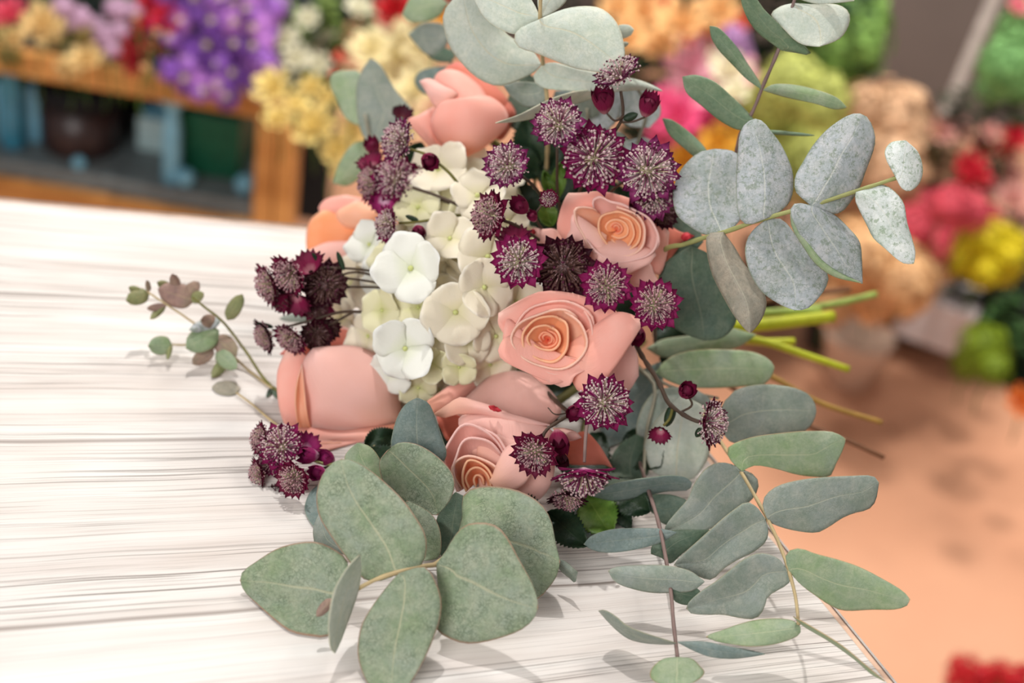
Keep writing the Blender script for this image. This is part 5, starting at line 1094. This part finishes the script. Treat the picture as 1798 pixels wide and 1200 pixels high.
many([(262, 8, 24), (292, 30, 24), (235, 70, 20), (262, 82, 16), (235, 112, 18), (220, 95, 14), (304, 8, 16), (250, 42, 15)], YL, 'rose', (186, 20, 50), 'blurred crimson rose beside the purple flowers', 'rose', 'crimson roses beside the purple spikes')
many([(276, 56, 12), (266, 88, 12), (290, 104, 12), (256, 118, 13), (270, 70, 9), (290, 84, 9), (240, 30, 10)], YL-.06, 'bud', (240, 190, 140), 'tiny blurred cream bloom among the crimson roses', 'small bloom', 'tiny cream blooms among the crimson roses', name='small_bloom')
many([(15, 100, 20), (45, 60, 20), (0, 60, 20), (215, 110, 18), (180, 140, 16), (145, 60, 18), (100, 55, 18)], YL+.05, 'puff', (150, 132, 72), 'blurred olive seed head among the cream roses', 'seed head', 'olive seed heads among the cream roses', name='seed_flower')
# purple spikes: each a stalk with its own small flowers
PUR = [(170, 112, 204), (142, 86, 188), (198, 132, 214), (120, 70, 160)]
for si, (x0, y0, x1, y1) in enumerate(((310, -30, 318, 150), (345, -40, 345, 175), (378, -30, 378, 165), (410, -40, 402, 185), (440, -30, 436, 170), (468, -40, 452, 130))):
    p0, p1 = PY(x0, y0, YL), PY(x1, y1, YL-.08)
    t = thing('stock_flower', p1, 'blurred violet flower spike above the green box, '+('leftmost' if si == 0 else 'rightmost' if si == 5 else ORD[si]+' from left'), 'violet flower spike', 'violet spikes in the shelf row')
    v, f = tube_data([p0+Vector((0, .03, 0)), p1+Vector((0, .02, .02)), p1+Vector((0, .06, -.01))], .004, .004, 6); mesh_ob('stalk', v, f, M['bgstem'], t)
    for k in range(16):
        s = (k+.5)/16; c = p0.lerp(p1, s)+CR*random.uniform(-.020, .020)-F*random.uniform(0, .025)
        o = bpy.data.objects.new('floret', bg_mesh('puff', k % 2, random.choice(PUR))); COL.objects.link(o); o.parent = t; r = random.uniform(.013, .02)
        o.matrix_basis = Matrix.LocRotScale(c-p1, facing(random.uniform(-.5, .5), random.uniform(-.3, .6)).to_quaternion(), Vector((r, r, r)))
        if k % 3 == 0:
            o = bpy.data.objects.new('bud', bg_mesh('bud', 0, (226, 214, 170))); COL.objects.link(o); o.parent = t; r = .0095
            o.matrix_basis = Matrix.LocRotScale(c-p1-F*.022+CR*random.uniform(-.01, .01), facing(0, .2).to_quaternion(), Vector((r, r, r)))
many([(500, 66, 22), (552, 82, 20), (480, 108, 22), (520, 100, 22), (560, 110, 18), (505, 130, 18), (540, 30, 18), (575, 60, 14), (470, 75, 14), (630, 10, 20), (655, 40, 18)], YL+.02, 'rose', (240, 230, 204), 'blurred greenish white bloom right of the violet spikes', 'white bloom', 'greenish white blooms right of the violet spikes', name='white_bloom')
many([(475, 150, 30), (548, 216, 36), (488, 205, 24), (592, 262, 26), (612, 178, 20), (545, 152, 22), (520, 180, 18), (620, 230, 26), (600, 300, 18), (570, 170, 18)], YL-.16, 'rose', (252, 214, 136), 'blurred butter yellow rose hanging over the oak post', 'rose', 'yellow roses over the oak post')
many([(700, 96, 56), (650, 80, 34), (740, 70, 34), (662, 130, 30), (730, 150, 34), (690, 170, 30), (670, 200, 30), (720, 215, 26)], YL-.1, 'rose', (250, 222, 172), 'large blurred cream rose left of the top pink rose', 'rose', 'large cream roses left of the top pink rose')
many([(596, 100, 20), (588, 130, 14)], YL-.14, 'bud', (232, 116, 98), 'small blurred coral bud between white and cream blooms', 'rosebud', 'coral buds', name='rosebud')
many([(690, 14, 30), (722, 40, 24), (760, 12, 26), (740, -10, 24)], YL, 'rose', (192, 24, 34), 'blurred red bloom at the top edge left of the eucalyptus', 'rose', 'red blooms at the top edge')
many([(775, 30, 22), (765, 60, 14)], YL-.1, 'rose', (248, 178, 48), 'blurred orange yellow bloom peeping beside the top eucalyptus leaf', 'rose', 'orange yellow blooms beside the top leaf')
YR = 2.05
many([(1130, 20, 42), (1196, 30, 40), (1262, 14, 32), (1160, 70, 34), (1100, 60, 34), (1245, 60, 26), (1085, 10, 28)], YR, 'rose', (248, 188, 128), 'blurred apricot rose right of the white eucalyptus leaf', 'rose', 'apricot roses at the top')
many([(1165, 8, 24), (1225, 62, 24), (1130, 70, 26), (1185, 100, 18), (1290, 40, 24)], YR+.06, 'rose', (222, 104, 74), 'blurred rust orange bloom among the apricot roses', 'rose', 'rust orange blooms among the apricot roses')
many([(1216, 108, 44), (1258, 150, 36), (1200, 160, 34), (1300, 120, 30)], YR-.06, 'rose', (246, 170, 186), 'blurred light pink bloom above the magenta ones', 'pink bloom', 'light pink blooms', name='pink_bloom')
many([(1190, 200, 36), (1232, 216, 36), (1270, 190, 24), (1170, 170, 22), (1215, 250, 28), (1165, 235, 26)], YR-.1, 'rose', (230, 86, 134), 'blurred magenta pink bloom left of the long dark leaf', 'pink bloom', 'magenta pink blooms', name='pink_bloom')
many([(1282, 120, 30), (1290, 160, 22), (1262, 100, 18)], YR-.12, 'rose', (248, 228, 196), 'blurred cream bloom beside the light pink ones', 'cream bloom', 'cream blooms beside the pink ones', name='cream_bloom')
many([(1284, 72, 26), (1300, 95, 20)], YR, 'puff', (182, 136, 186), 'blurred lilac flower head behind the long leaf at the top', 'lilac flower', 'lilac heads behind the long leaf', name='round_flower')
many([(1200, 280, 34), (1262, 250, 30), (1272, 300, 26), (1230, 320, 30), (1180, 320, 24), (1150, 290, 24), (1290, 230, 22)], YR-.14, 'rose', (244, 176, 62), 'blurred golden orange bloom above the silver leaf', 'orange bloom', 'golden orange blooms above the silver leaf', name='orange_bloom')
many([(1480, 62, 72), (1425, 96, 44), (1515, 20, 40), (1490, 110, 36), (1440, 20, 36)], YR+.2, 'fine', (142, 184, 94), 'blurred fresh green fluffy head before the taupe wall', 'green flower head', 'fresh green heads before the wall', name='round_flower')
many([(1400, 215, 76), (1335, 250, 60), (1450, 260, 56), (1385, 150, 50), (1345, 190, 46), (1420, 300, 56), (1330, 310, 50), (1440, 180, 44)], YR, 'fine', (188, 194, 104), 'blurred yellow green hydrangea behind the silver sprig', 'hydrangea', 'yellow green hydrangeas behind the silver sprig')
many([(1558, 218, 66), (1602, 270, 66), (1640, 300, 50), (1520, 250, 50), (1560, 300, 60), (1510, 190, 36), (1500, 320, 50)], YR+.1, 'fine', (222, 180, 142), 'blurred sand coloured dried head right of the silver sprig', 'dried flower head', 'sand coloured dried heads', name='dried_flower')
many([(1560, 488, 72), (1510, 450, 54), (1615, 470, 44), (1500, 500, 44), (1530, 530, 34), (1590, 500, 40), (1480, 410, 44), (1460, 540, 30)], YR-.15, 'fine', (246, 188, 136), 'blurred apricot fluffy head above the white pot', 'apricot flower head', 'apricot heads above the white pot', name='round_flower')
many([(1640, 395, 40), (1700, 372, 32), (1610, 360, 32), (1655, 450, 34), (1690, 415, 32), (1600, 400, 32), (1665, 360, 30), (1625, 435, 32), (1735, 380, 20)], YR-.05, 'fine', (234, 92, 108), 'blurred coral pink fluffy head at the right', 'coral flower head', 'coral pink heads at the right', name='round_flower')
many([(1735, 425, 32), (1695, 450, 26), (1772, 452, 28), (1728, 478, 26), (1762, 415, 22), (1740, 452, 28), (1700, 418, 20), (1760, 484, 20), (1710, 470, 20), (1682, 470, 16), (1785, 425, 18)], YR-.1, 'puff', (224, 204, 26), 'blurred bright yellow flower cluster at the right edge', 'yellow flower cluster', 'bright yellow clusters at the right edge', name='yellow_flower')
many([(1730, 258, 20), (1705, 290, 24), (1722, 306, 20), (1785, 240, 22), (1770, 262, 16), (1700, 318, 16)], YR+.05, 'rose', (206, 28, 52), 'blurred deep red bloom above the coral heads', 'red bloom', 'deep red blooms above the coral heads', name='red_bloom')
many([(1655, 228, 22), (1690, 225, 20), (1670, 250, 20), (1770, 305, 26), (1780, 345, 28), (1750, 330, 22), (1740, 230, 16), (1790, 380, 22)], YR+.1, 'rose', (220, 160, 150), 'blurred dusty pink bloom around the deep red ones', 'dusty pink bloom', 'dusty pink blooms', name='pink_bloom')
many([(1768, 112, 42), (1790, 60, 38), (1752, 150, 28), (1732, 120, 16), (1790, 150, 28), (1795, 18, 22)], YR, 'fine', (128, 180, 108), 'blurred mint green fluffy head in the upper right corner', 'green flower head', 'mint green heads in the upper right corner', name='round_flower')
many([(1790, 8, 18)], YR-.1, 'rose', (226, 120, 140), 'blurred pink bloom in the very top right corner', 'pink bloom', None, name='pink_bloom')
many([(1725, 610, 38), (1700, 640, 26), (1745, 650, 26)], YR-.3, 'fine', (120, 142, 24), 'blurred olive green tuft at the right edge above the floor', 'green tuft', 'olive green tufts at the right edge', name='bushy_plant')
many([(1795, 705, 26)], YR-.3, 'rose', (226, 122, 50), 'blurred orange bloom low at the right edge', 'orange bloom', None, name='orange_bloom')
# red flowers in the lower right corner, standing nearer on the floor
YN = 1.25
many([(1690, 1178, 26), (1722, 1190, 22), (1750, 1182, 20), (1780, 1196, 24), (1705, 1202, 24), (1670, 1196, 12), (1738, 1200, 20), (1796, 1180, 14)], YN, 'puff', (208, 30, 40), 'blurred red flower head in the lower right corner', 'red flower', 'red flower heads in the lower right corner', name='round_flower')
# foliage behind and between the blooms: leafy stems
GL = [plain('foliage_dark', (30, 58, 34), .6, transl=.1), plain('foliage_mid', (60, 96, 48), .6, transl=.1), plain('foliage_olive', (104, 124, 58), .6, transl=.1), plain('foliage_black_green', (22, 34, 26), .7)]
def leafy_mesh(seed, mat):
    rnd = random.Random(seed); V, Fc = tube_data([Vector((0, 0, -1.)), Vector((.03, 0, -.3)), Vector((0, 0, .5))], .02, .01, 5, n=6)
    for k in range(16):
        z = -.6+1.1*k/16; a = k*2.4; d = Vector((math.cos(a), math.sin(a), rnd.uniform(.1, .6))).normalized(); e = d.cross(Vector((0, 0, 1))).normalized(); n_ = d.cross(e); L = rnd.uniform(.35, .55); o = len(V); b = Vector((0, 0, z))
        for j in range(5):
            v = j/4; hw = .15*math.sin(math.pi*v)**.8+.003
            for u in (-1, 0, 1): V.append(b+d*L*v+e*hw*u+n_*(.05*(1-abs(u))+.12*v*v))
        for j in range(4):
            for u in range(2): a_ = o+j*3+u; Fc.append((a_, a_+1, a_+4, a_+3))
    return mkmesh('leafy_branch', V, Fc, [mat])
LM = [leafy_mesh(i, GL[i % 4]) for i in range(8)]
LC, LO = {}, {}
def leafy(px, py, spx, Y, mi, label, group, row=''):
    k_ = label+row; LC.setdefault(k_, []).append((px, py))
    p = PY(px, py, Y); d = (p-CP).dot(F); s = spx/FPX*d
    o = bpy.data.objects.new('leafy_branch', LM[mi]); COL.objects.link(o); prop(o, label, 'foliage', group); o['group'] = group; LO.setdefault(k_, []).append((px, py, o, label, row))
    o.location = p; o.scale = (s, s, min(s, max(.02, (p.z-FZ-.01)))); o.rotation_euler = (random.uniform(-.2, .2), random.uniform(-.2, .2), random.uniform(0, 6))
rg = random.Random(12)
for x in range(-10, 720, 44): leafy(x+rg.uniform(-10, 10), rg.uniform(-20, 50), 80, YL+.10, rg.choice((0, 1, 3, 4)), 'dark blurred leafy stem among the blooms on the shelf', 'leafy stems behind the shelf blooms')
for x, y in ((520, 60), (575, 20), (600, 70), (560, 140), (500, 20), (640, 30), (620, 150), (525, 130)): leafy(x, y, 60, YL+.05, 2, 'olive blurred leafy stem among the white blooms', 'olive leafy stems among the white blooms')
for x in range(820, 1500, 50):
    for y in ((20, 130, 240, 340) if x > 1080 else (20,)): leafy(x+rg.uniform(-15, 15), y+rg.uniform(-20, 20), 110, YR+.16, rg.choice((0, 3, 4, 7)), 'dark blurred leafy stem behind the bouquet', 'dark leafy stems behind the bouquet', {20: 'top row', 130: 'second row', 240: 'third row', 340: 'lowest row'}[y])
for x, y in ((1680, 190), (1740, 200), (1790, 200), (1640, 350), (1560, 370), (1700, 330), (1780, 420), (1790, 500), (1740, 520), (1690, 500), (1780, 560), (1750, 590), (1796, 620), (1720, 560), (1520, 400), (1600, 440), (1470, 470), (1790, 660), (1640, 250), (1740, 300)):
    leafy(x, y, 80, YR+.1, rg.choice((0, 3, 0, 1)), 'dark blurred leafy stem among the blooms at the right', 'dark leafy stems at the right')
for x, y, s in ((1770, 540, 60), (1740, 570, 50), (1790, 590, 60)): leafy(x, y, s, YR-.25, 1, 'mid green blurred leafy stem at the right edge', 'mid green leafy stems at the right edge')
for x, y in ((1700, 1225), (1760, 1225)): leafy(x, y, 60, YN+.02, 1, 'green leafy stem under the red flower heads', 'leafy stems under the red heads')
NTH = ORD+['thirteenth', 'fourteenth', 'fifteenth', 'sixteenth', 'seventeenth', 'eighteenth', 'nineteenth', 'twentieth']
for k_, L_ in LO.items():
    L_.sort(key=lambda t_: (t_[0], t_[1])); n_ = len(L_)
    for i_, (a_, b_, o_, lab_, row_) in enumerate(L_):
        o_['label'] = lab_+', '+(row_+', ' if row_ else '')+('leftmost' if i_ == 0 else 'rightmost' if i_ == n_-1 else NTH[i_]+' from left')
# pots and boxes on the floor
M['beige_pot'] = plain('pot_beige', (222, 194, 172), .5, var=.04, scale=8); M['white_pot'] = plain('pot_white', (226, 216, 214), .4, var=.03, scale=8); M['plinth'] = plain('plinth_dark_brown', (58, 42, 38), .6); M['darkpot'] = plain('pot_charcoal', (48, 46, 48), .5)
def pot(px, py, rpx, hpx, mat, label, Y=None, square=False):
    p = PZ(px, py, FZ) if Y is None else PY(px, py, Y); d = (p-CP).dot(F); r = rpx/FPX*d; h = hpx/FPX*d/math.cos(PITCH)
    if square:
        v, f = [], []
        for rr_, z in ((r*.8, 0), (r, h), (r*.9, h), (r*.78, .012)):
            for k in range(4):
                a = math.pi/4+k*math.pi/2+.15; v.append(Vector((p.x+rr_*1.3*math.cos(a), p.y+rr_*1.3*math.sin(a), p.z+z)))
        for i in range(3):
            for k in range(4): f.append((i*4+k, i*4+(k+1) % 4, i*4+4+(k+1) % 4, i*4+4+k))
        f += [(3, 2, 1, 0), (12, 13, 14, 15)]
        single('flower_pot', (v, f), M[mat], label, 'pot', smooth=False, bev=.002)
    else: single('flower_pot', lathe_data(p, [(r*.55, 0), (r*.62, .003), (r*.95, h*.9), (r, h), (r*.9, h), (r*.85, h*.8), (r*.1, h*.78)]), M[mat], label, 'pot')
p = PZ(1660, 590, FZ)
v, f = box_data((p.x+.30, p.y+.12, FZ+.03), (.80, .36, .06)); single('plinth', (v, f), M['plinth'], 'dark brown low plinth under the white pot', 'plinth', smooth=False, bev=.003)  # dark plinth, extended right to stand in for the shadow there
pot(1482, 668, 62, 84, 'beige_pot', 'beige flower pot on the terracotta floor right of the cut stems')
p2 = PZ(1640, 585, FZ+.06)
v, f = box_data((p2.x-.005, p2.y, FZ+.06+.0425), (.125, .11, .085), -.35); single('planter', (v, f), M['white_pot'], 'white square planter on the dark plinth', 'planter', smooth=False, bev=.004)
pot(1440, 610, 44, 60, 'darkpot', 'charcoal pot hidden behind the beige pot', Y=None)
for x, y, lab in ((1740, 560, 'charcoal bucket at the right edge behind the plinth'), (1600, 500, 'charcoal bucket behind the apricot heads'), (1330, 480, 'charcoal bucket behind the silver sprig')): pot(x, y+60, 54, 100, 'darkpot', lab)
